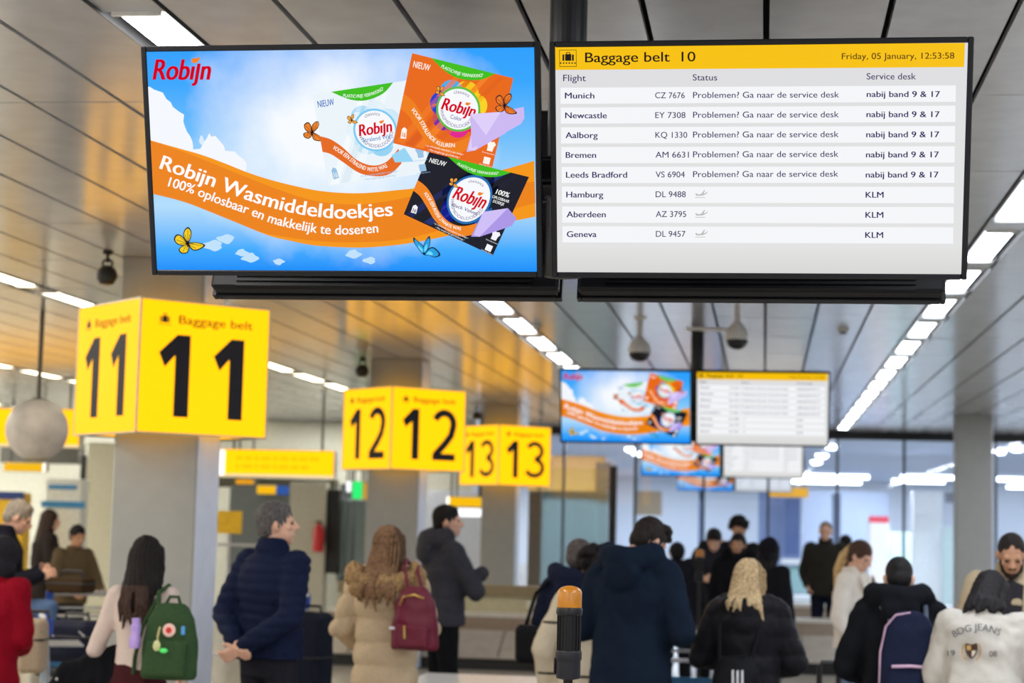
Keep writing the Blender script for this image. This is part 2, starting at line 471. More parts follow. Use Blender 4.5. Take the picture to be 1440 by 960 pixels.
fpx('wall_olive', 742, 690, 856, 850, 41.4, .3, M('olive_panel', (112,124,130), .5))
fpx('trim_23', 838, 650, 858, 690, 40.8, .2, M('dark_brown', (60,42,26), .5))  # brown part of the same reflection, also a coloured box
fpx('reflection_tan_far', 892, 690, 930, 724, 52, .3, M('tan_reflection_far', (178,156,126), .5))  # another tan reflection in the glass, given as a solid patch
# transverse tube rows in the next hall
cand = [(1118, 1225, 668), (1112, 1214, 676), (1106, 1206, 683), (1264, 1347, 669), (1252, 1332, 675), (1238, 1322, 683), (1398, 1442, 672), (1414, 1442, 683)]
words = ['highest tube of the left bank', 'middle tube of the left bank', 'lowest tube of the left bank', 'highest tube of the centre bank', 'middle tube of the centre bank',
         'lowest tube of the centre bank', 'upper tube right of the pillar', 'lower tube right of the pillar']
for (x0, x1, y), wd in zip(cand, words):
    p0 = onZ(x0, y, CEIL-.05); p1 = onZ(x1, y, CEIL-.05); yy = (p0.y+p1.y)/2
    t = thing('ceiling_light', 'white transverse ceiling light behind the glass wall, '+wd, 'ceiling light', ((p0.x+p1.x)/2, yy, CEIL), (0,0,0), 'tubes in the next hall')
    a = MB(); a.box((0,0,-.02), (p1.x-p0.x, .34, .04), M('lamp_body')); a.build('housing', t)
    a = MB(); a.box((0,0,-.09), (p1.x-p0.x-.06, .28, .12), E('tube_far', (246,250,255), 9)); a.build('diffuser', t)
for i, (px, py) in enumerate(((1170, 627), (1156, 640), (1148, 649), (888, 631), (897, 637), (1405, 634), (1430, 630))):
    p = onZ(px, py, CEIL-.02) if py < 690 else at(px, py, 60)
    a = MB(); a.lathe([(.0, -.10), (.10, -.09), (.15, -.04), (.16, 0)], (0,0,0), E('tube_far'), 16)
    o = a.build('downlight', None, True, (p.x, p.y, CEIL-.002) if py < 690 else (p.x, p.y, p.z))
    tag(o, 'small round white downlight beyond the glass wall, '+['first right of the screens from above', 'second right of the screens from above', 'third right of the screens from above',
        'upper one left of the third screen pair', 'lower one left of the third screen pair', 'left one beside the right pillar', 'right one beside the right pillar'][i], 'downlight', 'round lamps beyond the glass')
# ================================================================== HANGING DISPLAYS
TILT = 0.2785; DW = 1.21; DH = DW*9/16
m_bez = M('display_bezel', (17,18,24), .45, 0, .25)
m_case = M('display_case', (9,10,16), .5, 0, .2)
m_post = M('post_dark', (26,27,32), .35, .2)
class Plane:
    """the face of one display: turns what the photograph shows on it into positions on the screen itself"""
    def __init__(s, c):
        s.c = Vector(c); s.R = Euler((TILT, 0, 0)).to_matrix(); s.n = s.R @ Vector((0,1,0))
    def loc(s, px, py):
        v = Vector(ray(px, py)); o = Vector((0,0,CAMZ)); k = (s.c-o).dot(s.n)/v.dot(s.n); p = s.R.transposed() @ (o+v*k-s.c); return p.x, p.z
    def fn(s, layer):
        return lambda px, py: (s.loc(px, py)[0], -.0004*layer-.0005, s.loc(px, py)[1])
def display(name, label, centre, group):
    t = thing(name, label, 'display', centre, (TILT, 0, 0), group)
    b = MB(); bw = .017
    for sx in (-1, 1): b.box((sx*(DW/2+bw/2), .012, 0), (bw, .034, DH+2*bw), m_bez, None, .003)
    b.box((0, .012, DH/2+bw/2), (DW, .034, bw), m_bez, None, .003); b.box((0, .012, -DH/2-bw/2), (DW, .034, bw), m_bez, None, .003)
    b.build('bezel', t)
    b = MB(); b.box((0, .058, 0), (DW+.02, .06, DH+.02), m_case, None, .012)
    b.box((0, .105, -.06), (DW*.8, .04, DH*.62), m_case, None, .012)
    for i in range(9): b.box((0, .09, -.34+i*.018), (DW*.86, .012, .008), m_case)
    b.build('back_casing', t)
    return t
CL = (-1.3056, 5.497, CAMZ+1.0894); CR = (-.0321, 5.4973, CAMZ+1.0886)

# ---- the information board
board = display('information_display', 'near hanging arrivals screen headed Baggage belt 10 with a list of flights', CR, 'information displays above the hall')
P = Plane(CR)
b = MB()
def quad(mb, q, layer, mat, pl): f = pl.fn(layer); mb.poly([f(*p) for p in q], mat)
m_scr = bpy.data.materials.new('screen_grey'); m_scr.use_nodes = True
def gradient(mat, stops, axis='Z', lo=-DH/2, hi=DH/2, extra=None):
    nt = mat.node_tree; bs = nt.nodes['Principled BSDF']; bs.inputs['Base Color'].default_value = (.01,.01,.01,1); bs.inputs['Roughness'].default_value = .35
    bs.inputs['Specular IOR Level'].default_value = .04
    tc = nt.nodes.new('ShaderNodeTexCoord'); sp = nt.nodes.new('ShaderNodeSeparateXYZ'); mr = nt.nodes.new('ShaderNodeMapRange')
    nt.links.new(tc.outputs['Object'], sp.inputs[0]); nt.links.new(sp.outputs[axis], mr.inputs[0]); mr.inputs[1].default_value = lo; mr.inputs[2].default_value = hi
    rp = nt.nodes.new('ShaderNodeValToRGB'); e = rp.color_ramp.elements
    while len(e) < len(stops): e.new(.5)
    for i, (p_, c_) in enumerate(stops): e[i].position = p_; e[i].color = lin(c_)
    nt.links.new(mr.outputs[0], rp.inputs[0])
    bs.inputs['Emission Strength'].default_value = 1.0
    return nt, bs, rp, tc
nt, bs, rp, tc = gradient(m_scr, [(0, (214,214,212)), (.12, (226,226,226)), (.85, (222,222,224)), (1, (222,222,226))])
nt.links.new(rp.outputs[0], bs.inputs['Emission Color'])
b.box((0, .004, 0), (DW, .008, DH), m_scr)
b.build('screen', board)
b = MB(); quad(b, [(776.5,65.2), (1357,60.3), (1355.6,94.2), (777.2,98.4)], 1, S((247,193,0)), P)
K = S((22,14,16))
f2 = P.fn(2)
hd = b.build('header_bar', board)
b = MB()
text(b, 'Baggage belt', f2, 822.8, 942, lambda x: 87.5-.0085*(x-822), 13.6, K, .012); b.build('header_title', board); b = MB(); text(b, '10', f2, 958.5, 978, 86.3, 13.6, K, .005); b.build('belt_number', board); b = MB()
text(b, 'Friday, 05 January, 12:53:58', f2, 1183.8, 1342, lambda x: 83.3-.006*(x-1184), 8.6, S((70,42,20)), .006); b.build('header_clock', board); b = MB()
stroke(b, [(786.8,70.3), (810.2,70.1), (810.6,93.3), (787.2,93.5)], 1.0, f2, K, True)
b.poly([f2(*p) for p in ((794.8,76), (803.4,76), (803.4,85.4), (794.8,85.4))], K)
stroke(b, [(796.6,76), (796.6,73.8), (801.4,73.8), (801.4,76)], 1.1, f2, K)
for xa in (791, 804.4): b.poly([f2(*p) for p in ((xa,76.6), (xa+2.6,76.6), (xa+2.6,85.4), (xa,85.4))], K)
for i in range(6): b.poly([f2(*p) for p in disc((788.6+i*4, 88.6), 1.15, None, 10)], K)
b.build('luggage_symbol', board)
INK = S((38,30,92)); INK2 = S((52,44,96))
for a_ in (('Flight', f2, 792, 824, 114, 9, INK2, .007), ('Status', f2, 974.2, 1008.6, 113, 8.6, INK2, .007), ('Service desk', f2, 1218.7, 1288, 111.6, 8.8, INK2, .007)):
    b = MB(); text(b, *a_); b.build('column_heading', board)
rows = [('Munich', 836, 'CZ 7676', 963), ('Newcastle', 853.5, 'EY 7308', 964), ('Aalborg', 840.7, 'KQ 1330', 966.5), ('Bremen', 838.4, 'AM 6631', 968.8),
        ('Leeds Bradford', 882, 'VS 6904', 963), ('Hamburg', 848.5, 'DL 9488', 964.4), ('Aberdeen', 852, 'AZ 3795', 965), ('Geneva', 839, 'DL 9457', 964)]
for i, (city, xe, code, xc) in enumerate(rows):
    yl = 138.4+27.82*i; yr = 136.3+28.29*i
    q = MB(); a0 = 123.3+27.8*i; a1 = 120+28.5*i
    quad(q, [(788.2+.4*i, a0), (1344-.5*i, a1), (1344-.5*i, a1+23), (788.2+.4*i, a0+22.7)], 1, S((244,245,248)), P)
    r = q.build('row_panel', board)
    def piece(nm, *a_, **k_):
        q = MB(); text(q, *a_, **k_); q.build(nm, r)
    piece('city_name', city, f2, 794.4+.38*i, xe, yl, 8.2, INK, .022)
    piece('flight_code', code, f2, 921.3+.15*i, xc, yl-.4, 8.2, INK2, .007)
    if i < 5:
        piece('status_text', 'Problemen? Ga naar de service desk', f2, 974.6, 1180-.3*i, lambda x, y=yl: y-.7-.0035*(x-974), 8.4, INK2, .007)
        piece('desk_text', 'nabij band 9 & 17', f2, 1218.7-.35*i, 1322-.5*i, yr, 8.2, INK, .022)
    else:
        piece('desk_text', 'KLM', f2, 1217.2-.3*(i-5), 1242.6-.3*(i-5), yr, 8.2, INK, .022)
        q = MB(); g = S((188,188,188)); cy = yl-3.6
        q.poly([f2(*p) for p in ((977.5,cy-1.5), (979,cy-2.2), (982,cy-.6), (986,cy-1.2), (990.2,cy-6.6), (991.6,cy-6.6), (989.4,cy-1.6), (992.6,cy-2.6), (995.2,cy-5.2), (995.4,cy-4.6), (993.4,cy-1.4), (988,cy+.9), (979.6,cy+1.3))], g)
        q.poly([f2(*p) for p in ((977.4,cy+3.2), (991.6,cy+3.2), (991.6,cy+4), (977.4,cy+4))], g); q.build('landing_symbol', r)

# ---- the advertising screen
ad = display('advertising_display', 'near hanging screen with a blue sky advert for laundry sheets and an orange ribbon', CL, 'advertising displays above the hall')
P = Plane(CL)
m_sky = bpy.data.materials.new('screen_sky'); m_sky.use_nodes = True
nt, bs, rp, tc = gradient(m_sky, [(0, (0,140,250)), (.10, (60,170,252)), (.30, (178,220,250)), (.60, (110,190,250)), (.85, (50,165,252)), (1, (40,158,252))])
cx, cz = P.loc(470, 190)
sub = nt.nodes.new('ShaderNodeVectorMath'); sub.operation = 'SUBTRACT'; sub.inputs[1].default_value = (cx, 0, cz)
nt.links.new(tc.outputs['Object'], sub.inputs[0])
ml = nt.nodes.new('ShaderNodeVectorMath'); ml.operation = 'MULTIPLY'; ml.inputs[1].default_value = (1, 0, 1.25); nt.links.new(sub.outputs[0], ml.inputs[0])
ln = nt.nodes.new('ShaderNodeVectorMath'); ln.operation = 'LENGTH'; nt.links.new(ml.outputs[0], ln.inputs[0])
nz = nt.nodes.new('ShaderNodeTexNoise'); nz.inputs['Scale'].default_value = 5.5; nz.inputs['Detail'].default_value = 7; nt.links.new(tc.outputs['Object'], nz.inputs['Vector'])
ad1 = nt.nodes.new('ShaderNodeMath'); ad1.operation = 'MULTIPLY_ADD'; ad1.inputs[1].default_value = .34; nt.links.new(nz.outputs[0], ad1.inputs[0]); nt.links.new(ln.outputs[1] if len(ln.outputs) > 1 else ln.outputs[0], ad1.inputs[2])
r2 = nt.nodes.new('ShaderNodeValToRGB'); e = r2.color_ramp.elements; e[0].position = .30; e[0].color = (1,1,1,1); e[1].position = .70; e[1].color = (0,0,0,1)
nt.links.new(ad1.outputs[0], r2.inputs[0])
mxn = nt.nodes.new('ShaderNodeMixRGB'); nt.links.new(r2.outputs[0], mxn.inputs[0]); nt.links.new(rp.outputs[0], mxn.inputs[1]); mxn.inputs[2].default_value = lin((246,250,254))
nt.links.new(mxn.outputs[0], bs.inputs['Emission Color'])
b = MB(); b.box((0, .004, 0), (DW, .008, DH), m_sky); b.build('screen', ad)
def smooth(P_, k=5):
    n = len(P_); r = []
    for i in range(n-1):
        p0, p1, p2, p3 = (np.array(P_[min(max(i+j, 0), n-1)], float) for j in (-1, 0, 1, 2))
        for q in range(k):
            f = q/k; r.append(tuple(.5*((2*p1)+(-p0+p2)*f+(2*p0-5*p1+4*p2-p3)*f**2+(-p0+3*p1-3*p2+p3)*f**3)))
    return r+[tuple(P_[-1])]
b = MB(); f1 = P.fn(1)
cl = [(204.6,124), (210,121.5), (217,126), (229,130), (234,139), (240.5,144), (243,150), (252,157), (259,161), (258,171), (259.5,176), (263,185), (268,192), (271,200), (272,210), (282,209), (287,199), (290,196), (294.5,187), (297,192), (303,191), (309,198), (315,205), (317,212), (330,213), (337,220), (343,224), (347,230), (346,240), (341,246), (352,260), (300,235), (250,215), (208,199)]
b.poly([f1(*p) for p in cl], S((243,247,253))); b.build('cloud_picture', ad); b = MB()
b.poly([f1(*p) for p in smooth_closed([(283,190), (287,197), (285,204), (280,199)], 3)], S((215,234,252))); b.build('cloud_picture', ad)
for c, r in (((352,362), 12), ((340,355), 9), ((300,345), 14), ((318,336), 12), ((520,366), 9), ((497,357), 11), ((392,368), 8)):
    b = MB(); b.poly([f1(*p) for p in smooth_closed([(c[0]+r*math.cos(a)*(1+.25*math.sin(3*a+c[0])), c[1]+.5*r*math.sin(a)*(1+.25*math.cos(5*a))) for a in np.linspace(0, 2*PI, 10)[:-1]], 3)], S((190,224,250))); b.build('cloud_picture', ad)
# ribbon
top = smooth([(208,196), (221.7,200), (252,208.5), (284,217.7), (315,229), (346.7,241.7), (378,252), (409,260), (445,267.5), (480,271), (515,271.2), (560,267), (587,264), (640,254), (690,243), (724,234), (751.3,226)])
bot = smooth([(213.5,272), (240,278.5), (263,285), (295,297.5), (326,310), (347,318.5), (367,327), (388,334), (409,338.5), (430,343), (451,345.8), (490,347.8), (522,347.5), (572,342.5), (632,331), (680,320), (720,311), (753,304.5)])
b = MB(); f3 = P.fn(2); f4 = P.fn(3)
b.poly([f3(*p) for p in top+bot[::-1]], S((245,150,8)))
mid0 = smooth([(208,196), (260,214), (320,238), (380,262), (430,279), (470,286), (510,287), (560,280), (610,268), (660,262), (700,262), (752,255)])
mid1 = smooth([(213.5,272), (263,285), (326,310), (367,326), (409,334), (451,339), (500,340.5), (560,337), (610,326), (650,314), (700,300), (753,285)])
b.poly([f4(*p) for p in mid0+mid1[::-1]], S((236,130,10)))
b.build('ribbon_picture', ad)
b = MB(); f5 = P.fn(4); WH = S((255,255,255))
text_curve(b, 'Robijn Wasmiddeldoekjes', f5, [(224,236.5), (262,249.5), (299,262.5), (345,280), (390,294), (430,302.5), (480,307), (553,303)], 19.5, WH, .028)
text_curve(b, '100% oplosbaar en makkelijk te doseren', f5, [(236,261.5), (270,272), (310,287.5), (350,301.5), (390,316), (447,327.5), (490,329.5), (532.5,326.5)], 13.2, WH, .022)
b.build('slogan_lettering', ad)
RED = S((214,0,30)); LEAF = S((240,130,20))
def logo(mb, fn, x0, y0, wd, ang=0.0, layer=None):
    """the red brand lettering with its orange leaf over the letters ij"""
    ca, sa = math.cos(ang), math.sin(ang)
    g = lambda x, y: fn(x0+x*ca-y*sa, y0+x*sa+y*ca)
    cap = wd*.34
    text(mb, 'Rob\u0131\u0237n', g, 0, wd*.96, 0, cap, RED, .045, .17)
    lf = [(.655,-.30), (.66,-.345), (.70,-.365), (.76,-.36), (.80,-.385), (.79,-.33), (.75,-.29), (.70,-.275)]
    mb.poly([g(p[0]*wd, p[1]*wd) for p in lf], LEAF)
b = MB(); logo(b, f5, 214.5, 112, 84); b.build('brand_lettering', ad)
def butterfly(mb, fn, c, sc, ang, col):
    ca, sa = math.cos(ang), math.sin(ang)
    g = lambda x, y: (c[0]+sc*(x*ca-y*sa), c[1]+sc*(x*sa+y*ca))
    BK = S((24,14,22)); wings = [[(0,0), (-.55,-.9), (-.4,-1.7), (.1,-2.1), (.5,-1.5), (.4,-.6)], [(0,0), (-.7,-.95), (-1.4,-1.15), (-1.75,-.5), (-1.25,.15), (-.4,.3)],
        [(0,0), (-.55,.2), (-1.15,.8), (-.75,1.3), (0,1.2), (.25,.5)], [(0,0), (.4,-.15), (1.4,-.1), (2.3,.25), (1.4,.85), (.6,.85)]]
    for wv in wings:
        o = smooth_closed(wv, 3); mb.poly([fn[0](*g(*p)) for p in o], BK)
        cxy = np.mean(o, axis=0); inn = [(cxy[0]+(p[0]-cxy[0])*.80, cxy[1]+(p[1]-cxy[1])*.80) for p in o]
        mb.poly([fn[1](*g(*p)) for p in inn], S(col))
        for k in range(1, 4):
            e_ = o[(len(o)*k)//4]; stroke(mb, [g(0, 0), g(cxy[0]*.4+e_[0]*.6, cxy[1]*.4+e_[1]*.6)], sc*.055, fn[2], BK)
    stroke(mb, [g(.0,-.25), g(0,.15), g(.1,.4)], sc*.2, fn[2], BK)
def bfl(l): return (P.fn(l), P.fn(l+1), P.fn(l+2))
def blue_bf(mb, fn, c, sc):
    BK = S((10,30,70)); C = S((30,160,225)); C2 = S((110,215,250))
    for wv in ([(0,0), (-.5,-.5), (-1.25,-1.55), (-1.3,-2.25), (-.8,-1.8), (-.1,-1.2), (.1,-.5)], [(0,0), (-.1,-1.0), (.35,-2.0), (.75,-2.4), (.85,-1.6), (.6,-.7)], [(0,0), (.5,-.7), (1.2,-1.0), (1.95,-.4), (2.1,.1), (1.4,.35), (.7,.1)]):
        o = smooth_closed(wv, 3); q = np.mean(o, axis=0)
        mb.poly([fn[0](c[0]+sc*p[0], c[1]+sc*p[1]) for p in o], BK)
        mb.poly([fn[1](c[0]+sc*(q[0]*.9+(p[0]-q[0]*.9)*.8), c[1]+sc*(q[1]*.9+(p[1]-q[1]*.9)*.8)) for p in o], C)
        mb.poly([fn[2](c[0]+sc*(q[0]*.7+(p[0]-q[0])*.4), c[1]+sc*(q[1]*.7+(p[1]-q[1])*.4)) for p in o], C2)
for i, (c, sc, a, col) in enumerate((((264,342), 11, 0, (245,205,20)), ((439,186), 8.6, .5, (240,130,30)))):
    b = MB(); butterfly(b, bfl(4), c, sc, a, col); b.build('butterfly_picture', ad)
b = MB(); blue_bf(b, bfl(4), (596,358), 11); b.build('butterfly_picture', ad)

def pack(q, pal, sub, claim, base, hide_top=False):
    """one printed carton of the advert: q = its four corners as shown (top left, top right, bottom right, bottom left)"""
    q = [np.array(p, float) for p in q]
    def st(s, t): return tuple((q[0]*(1-s)+q[1]*s)*(1-t)+(q[3]*(1-s)+q[2]*s)*t)
    L = lambda k: (lambda s, t: P.fn(base+k)(*st(s, t)))
    mb = MB(); asp = np.linalg.norm(q[1]-q[0])/np.linalg.norm(q[3]-q[0])
    l0, l1, l2, l3, l4, l5 = (L(k) for k in range(6))
    mb.poly([l0(0,0), l0(1,0), l0(1,1), l0(0,1)], S(pal['bg']))
    # printed streaks
    for k, c_ in enumerate(pal['streak']):
        mb.poly([l1(.02+.1*k, .98), l1(.10+.1*k, .98), l1(.55+.12*k, .02), l1(.50+.12*k, .02)], S(c_))
    # green flash at the top edge
    mb.poly([l2(*p) for p in [(.19,.0), (.82,.0)]+smooth([(.82,.0), (.70,.10), (.52,.145), (.36,.11), (.19,0)], 4)], S((60,190,20)))
    text_curve(mb, 'PLASTICVRIJE VERPAKKING*', l3, [(.30,.075), (.42,.102), (.55,.108), (.66,.085), (.72,.06)], .035, S((250,255,245)), .01)
    text(mb, 'NIEUW', l3, .035, .20, .145, .070, S(pal['nieuw']), .018)
    # petals behind the round badge
    for k, c_ in enumerate(pal['petal']):
        a = 2*PI*k/len(pal['petal'])-2.2; mb.poly([l1(*p) for p in disc((.55+.165*math.cos(a), .46+.165*asp*math.sin(a)), .118, .118*asp, 24)], S(c_))
    # ribbon across the carton
    mb.poly([l2(*p) for p in smooth([(0,.45), (.10,.50), (.20,.60), (.32,.76), (.46,.84), (.60,.82), (.74,.70)])+smooth([(.74,.86), (.62,.95), (.48,.96), (.32,.90), (.18,.76), (.08,.66), (0,.62)])], S(pal['rib']))
    mb.poly([l2(*p) for p in disc((.55,.47), .215, .215*asp, 36)], S(pal['ring']))
    mb.poly([l3(*p) for p in disc((.55,.47), .195, .195*asp, 36)], S((246,248,252)))
    lx = lambda x, y: l4(x, y*asp) if False else l4(x, y)
    g = lambda x, y: l4(.383+x, .475+.035*asp+y*asp)
    text(mb, 'Rob\u0131\u0237n', g, 0, .33, 0, .115, RED, .045, .17)
    mb.poly([g(p[0]*.34, p[1]*.34) for p in ((.655,-.30), (.66,-.345), (.70,-.365), (.76,-.36), (.80,-.385), (.79,-.33), (.75,-.29), (.70,-.275))], LEAF)
    text(mb, sub, l4, .55-.0115*len(sub), .55+.0115*len(sub), .475+.10*asp, .045, S(pal['sub']), .006)
    text_curve(mb, 'classics', l4, [(.55+.150*math.cos(a), .47+.150*asp*math.sin(a)) for a in np.radians([-118, -104, -90, -76, -62])], .035, S((120,110,140)), 0)
    text_curve(mb, 'WASMIDDELDOEKJES', l4, [(.55+.178*math.cos(a), .47+.178*asp*math.sin(a)) for a in np.radians([165, 145, 120, 90, 60, 35, 15])], .034, S((110,100,150)), 0)
    text_curve(mb, claim, l3, [(.10,.60), (.20,.70), (.32,.84), (.46,.905), (.60,.88)], .042, S((255,250,240)), .03)
    # wiping sheet, small symbols and lines of print
    sh = pal['sheet']
    mb.poly([l4(*p) for p in ((.73,.56), (.94,.42), (1.06,.50), (1.05,.60), (.80,.86), (.72,.90))] if pal['kind'] != 'w' else [l4(*p) for p in ((.66,.76), (.80,.70), (.86,.86), (.68,.84))], S(sh[0]))
    if pal['kind'] != 'w': mb.poly([l5(*p) for p in ((.73,.56), (.94,.42), (.80,.86), (.735,.87))], S(sh[1]))
    ic = S(pal['icon'])
    mb.poly([l3(*p) for p in ((.055,.83), (.075,.80), (.105,.82), (.115,.92), (.06,.93))], ic)
    text(mb, '16', l4, .07, .105, .91, .055, S(pal['bg']), .03)
    for k in range(2): text(mb, ('\u2022 Je vertrouwde wasmiddel in een doekje \u2022', '\u2022 Met langdurige geurbeleving \u2022')[k], l3, .32+.03*k, .70-.03*k, .945+.04*k, .022, ic, .0)
    mb.poly([l3(*p) for p in ((.895,.74), (.915,.72), (.94,.73), (.965,.72), (.985,.75), (.97,.78), (.965,.83), (.91,.83), (.91,.78))], ic)
    mb.poly([l3(*p) for p in ((.90,.90), (.965,.90), (.965,.975), (.90,.975))], ic)
    for k in range(2): text(mb, 'Eenvoudig doseren', l3, .87, .995, .862+.135*k, .014, ic, 0)
    if pal['kind'] == 'b': text(mb, '100%', l3, .765, .90, .30, .06, S((250,250,250)), .03); text(mb, 'OPLOSBAAR', l3, .75, .925, .36, .034, S((250,250,250)), .02); text(mb, 'DOEKJE', l3, .775, .89, .41, .034, S((250,250,250)), .02)
    c = st(.34, .33); butterfly(mb, (P.fn(base+4), P.fn(base+5), P.fn(base+6)), c, 4.2, q and math.atan2(*(q[1]-q[0])[::-1])+.4, (250,170,60))
    return mb
w_ = pack([(439.7,133), (578,112), (606,242.5), (462.5,262.5)], dict(kind='w', bg=(234,243,249), streak=[(244,249,252), (222,236,245), (240,247,252)], nieuw=(0,100,190), petal=[(170,218,245), (226,240,249), (205,232,247), (240,247,251), (150,210,242), (190,226,246), (225,240,249)],
     rib=(228,104,22), ring=(120,200,240), sub=(40,130,200), sheet=[(150,212,244), (160,215,245)], icon=(150,192,226)), 'Stralend Wit', 'VOOR EEN STRALEND WITTE WAS', 4)
w_.build('carton_picture', ad)
k_ = pack([(603.7,213.7), (744,248.7), (693,359), (568,301)], dict(kind='b', bg=(14,16,34), streak=[(18,30,84), (10,12,28), (22,42,110), (14,18,44)], nieuw=(250,250,250), petal=[(8,8,16), (10,14,40), (8,8,14), (20,90,160), (10,10,20), (20,30,150), (12,20,60)],
     rib=(240,132,20), ring=(30,110,180), sub=(60,40,120), sheet=[(170,150,230), (206,190,246)], icon=(244,244,250)), 'Black Velvet', 'VOOR EEN INTENS ZWARTE WAS', 5)
k_.build('carton_picture', ad)
o_ = pack([(580,74.6), (722.3,109.8), (692.5,235.7), (553.4,201)], dict(kind='o', bg=(232,104,16), streak=[(238,116,24), (222,92,14), (242,126,30), (228,98,14)], nieuw=(255,250,240), petal=[(70,170,235), (250,196,20), (250,210,30), (232,40,40), (225,30,140), (120,40,160), (30,60,200)],
     rib=(238,126,16), ring=(90,190,60), sub=(80,40,150), sheet=[(206,182,240), (226,206,250)], icon=(255,246,236)), 'Color', 'VOOR STRALENDE KLEUREN', 13)
o_.build('carton_picture', ad)
b = MB(); butterfly(b, (P.fn(21), P.fn(22), P.fn(23)), (710,148), 9, .45, (240,120,30)); b.build('butterfly_picture', ad)
sx = MB()
sx.poly([P.fn(20)(*p) for p in ((662,160), (705,157), (737,150), (738,166), (733,174), (690,198), (664,208))], S((204,184,242)))
sx.poly([P.fn(21)(*p) for p in ((662,160), (705,157), (684,190))], S((222,206,250)))
sx.build('sheet_picture', ad)

# ---- backs of the pair that faces the other way, its post and brackets
def rear(name, label, cx, cz_, w_):
    t = display(name, label, (cx, 6.42, CAMZ+1.1014), 'displays facing away')
    t.rotation_euler = (TILT, 0, PI)
    s_ = MB(); s_.box((0, .004, 0), (DW, .008, DH), m_scr); s_.build('screen', t)
    st = MB(); st.box((DW/2-.035, .026, -DH/2-.0045), (.034, .002, .022), M('sticker_white', (228,228,224), .6))
    x = -.012
    for k in range(6):
        st.box((DW/2-.035+x, .0275, -DH/2-.0045), (.0018+.0012*(k % 2), .001, .016), M('ink_black', (16,16,18), .7)); x += .0045
    st.build('barcode_sticker', t)
    return t
rear('display', 'back of a black display facing away, seen below the advert screen', -1.323, 0, 0)
rear('display', 'back of a black display facing away, seen below the arrivals screen', -.027, 0, 0)
def display_post(y, label, full=True):
    t = thing('display_post', label, 'post', (-.655, y+.42, CEIL), (0,0,0), 'posts carrying the displays')
    b = MB(); b.tube((0,0,-1.07), (0,0,0), .062, .062, m_post, 24); b.build('pole', t)
    b = MB(); b.lathe([(.062, -.02), (.075, -.008), (.075, 0)], (0,0,0), m_post); b.build('ceiling_flange', t)
    for sgn in ((-1, 1) if full else (-1,)):
        b = MB(); b.box((0, sgn*.20, -.76), (1.7, .05, .07), m_post, None, .006); b.box((0, sgn*.12, -.76), (.14, .16, .10), m_post, None, .006); [b.box((sx*.62, sgn*(.245 if sgn < 0 else .285), -.76), (.06, .06 if sgn < 0 else .125, .12), m_post) for sx in (-1, 1)]; b.build('bracket', t)
    return t
display_post(5.497, 'thick dark grey post carrying the near screens from the ceiling')
for i, (yy, nm, pn) in enumerate(((17.34, 'second', 'thin dark post rising to the ceiling behind the second pair of screens'), (28.95, 'third', 'dark post of the third pair of screens, mostly hidden'), (41.05, 'fourth', 'dark post of the fourth and farthest pair of screens'))):
    dup(ad, (CL[0], yy, CL[2]), None, ('second hanging advert screen, below the near arrivals screen', 'third hanging advert screen, half hidden under the second', 'fourth hanging advert screen, smallest and lowest')[i])
    dup(board, (CR[0], yy, CR[2]), None, ('second hanging flight board with a yellow heading', 'third hanging flight board, plain white under the second', 'fourth hanging flight board, smallest and lowest')[i])
    display_post(yy, pn, False)

# ================================================================== BELT NUMBER SIGNS
SW = 1.05; SH = .962
YEL = EL('sign_yellow', (1.7, .77, .0))
m_frame = M('sign_frame', (186,180,160), .4, .4)
m_ink = M('sign_ink', (34,32,40), .6, 0, .3)
def arc(cx, cy, rx, ry, a0, a1, n=14): return [(cx+rx*math.cos(math.radians(a0+(a1-a0)*i/n)), cy+ry*math.sin(math.radians(a0+(a1-a0)*i/n))) for i in range(n+1)]
def digit(mb, ch, x, wd, fn, lw):
    """big sign numerals; y runs down from .255 to .865 of the face"""
    y0, y1 = .258, .868
    if ch == '1':
        r = x+wd; mb.poly([fn(*p) for p in ((r-lw, y1), (r, y1), (r, y0), (r-lw*.9, y0), (x, y0+.14), (x+lw*.42, y0+.14+lw*.95), (r-lw, y0+.155))], m_ink)
    elif ch == '2':
        p = arc(x+wd*.48, y0+.165, wd*.42, .135, 200, 375)+[(x+wd*.80, y0+.30), (x+wd*.55, y0+.40), (x+wd*.10, y1-.065)]
        stroke(mb, p, lw*.92, fn, m_ink)
        mb.poly([fn(*q) for q in ((x-.01, y1-.085), (x+wd, y1-.085), (x+wd, y1), (x-.01, y1))], m_ink)
    else:
        stroke(mb, arc(x+wd*.42, y0+.155, wd*.46, .125, 205, 448), lw*.8, fn, m_ink)
        stroke(mb, arc(x+wd*.40, y0+.43, wd*.54, .135, 272, 515), lw*.8, fn, m_ink)
